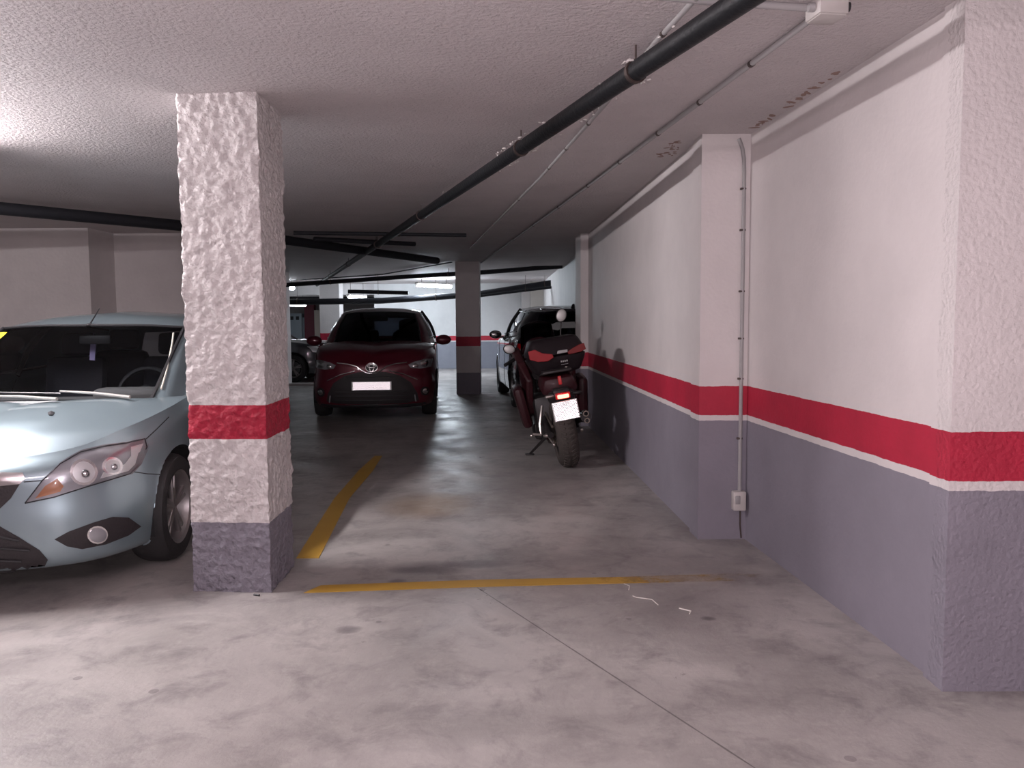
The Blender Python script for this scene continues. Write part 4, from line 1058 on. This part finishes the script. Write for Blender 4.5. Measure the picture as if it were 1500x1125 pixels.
# left footrest hanger, stand, engine, fairing
fa, fb_, fcx = loc_px(794, 594, 7.75), loc_px(791, 622, 7.75), loc_px(793, 637, 7.7)
part('footrest_hanger', MB().tube([fa, fb_, fcx], [.012, .016, .014], 8), M_alu)
part('footrest', MB().tube([fcx, loc_px(780, 636, 7.7)], .014, 8).ell(loc_px(779, 638, 7.7), (.02, .02, .016)), M_alu)
s0_, s1_ = loc_px(800, 640, 7.9), BI @ Vector((fl(776, 667).x, fl(776, 667).y, .012))
part('side_stand', MB().tube([s0_, s1_], [.016, .012], 8).box(s1_, (.09, .05, .014), (0, -LEAN, 0), bev=.005), M_bblk)
part('gear_lever', MB().tube([loc_px(803, 639, 7.6), loc_px(812, 652, 7.5)], .010, 6).ell(loc_px(812, 652, 7.5), (.016, .02, .02)), M_alu)
part('engine', MB().box((0, 1.05, .42), (.40, .46, .42), bev=.06).box((0, 1.1, .27), (.46, .3, .18), bev=.05), M_bblk)
part('belly_pan', MB().box((0, 1.15, .24), (.30, .55, .14), bev=.05), M_bred)
part('fuel_tank', MB().ell((0, 1.02, .92), (.19, .30, .17)), M_bred)
for sx in (-1, 1):
    P_ = [(.80, .80), (.95, .98), (1.35, 1.12), (1.62, 1.0), (1.60, .78), (1.45, .50), (1.15, .38), (.92, .46)]
    vs = []; 
    for yy, zz in P_: vs.append((sx*(.20+.13*math.sin((yy-.75)/.9*PI)), yy, zz))
    for yy, zz in P_: vs.append((sx*(.15+.08*math.sin((yy-.75)/.9*PI)), yy, zz))
    n = len(P_); mbf = MB().add(vs, [tuple(range(n)), tuple(range(n, 2*n))[::-1]]+[(i, (i+1) % n, n+(i+1) % n, n+i) for i in range(n)])
    part('fairing_panel', mbf, M_bred, bevel=.015)
    part('leg_guard', MB().box((sx*.30, 1.0, .55), (.10, .34, .42), (.1, sx*.12, 0), bev=.045), M_bred)
part('nose_fairing', MB().ell((0, 1.55, .98), (.22, .22, .20)), M_bred)
ws_ = MB(); vs = []; fs = []
for j in range(7):
    for i in range(9):
        a = (i/8-.5)*2; t = j/6; vs.append((a*(.20-.04*t), 1.60-.16*t+.0-.10*a*a*(-1 if False else 1), 1.05+.30*t-.04*a*a))
for j in range(6):
    for i in range(8): fs.append((j*9+i, j*9+i+1, (j+1)*9+i+1, (j+1)*9+i))
ws_.add(vs, fs); w_ = part('windscreen', ws_, M_glass); so = w_.modifiers.new('thick', 'SOLIDIFY'); so.thickness = .004
for sx in (-1, 1):
    part('fork_leg', MB().tube([(sx*.10, 1.78, .30), (sx*.10, 1.50, .92)], .026, 12), M_bblk)
mg_ = MB().lathe([(.315, -.065), (.325, -.04), (.325, .04), (.315, .065)], Matrix.Translation((0, 1.78, .30)) @ Matrix.Rotation(PI/2, 4, 'Y'), 24, PI*.75, PI*1.5); part('front_mudguard', mg_, M_bred)
hb_ = MB().tube([(-.37, 1.22, .97), (-.24, 1.36, 1.02), (0, 1.42, 1.02), (.24, 1.42, 1.06), (.37, 1.32, 1.05)], .013, 8); part('handlebar', hb_, M_bblk)
part('grip', MB().tube([(-.39, 1.20, .965), (-.28, 1.315, 1.0)], .018, 10), M_dark); part('grip', MB().tube([(.39, 1.30, 1.05), (.28, 1.39, 1.06)], .018, 10), M_dark)
for (mx, my, d, rx, rz2, ry, hx) in ((746, 511.5, 8.35, .056, .043, .35, -.30), (822, 462, 8.55, .050, .066, .45, .22)):
    c = loc_px(mx, my, d)
    m = part('mirror', MB().ell((0, 0, 0), (rx+.008, .022, rz2+.008)), M_bblk); m.location = c; m.rotation_euler = (0, ry, .05)
    MB().ell((0, -.012, 0), (rx, .013, rz2)).build('mirror_glass', M_mirr, m)
    part('mirror_stalk', MB().tube([c+Vector((0, .02, -.03)), c.lerp(Vector((hx, 1.38, 1.03)), .5)+Vector((0, .04, 0)), (hx, 1.38, 1.03)], .007, 6), M_bblk)
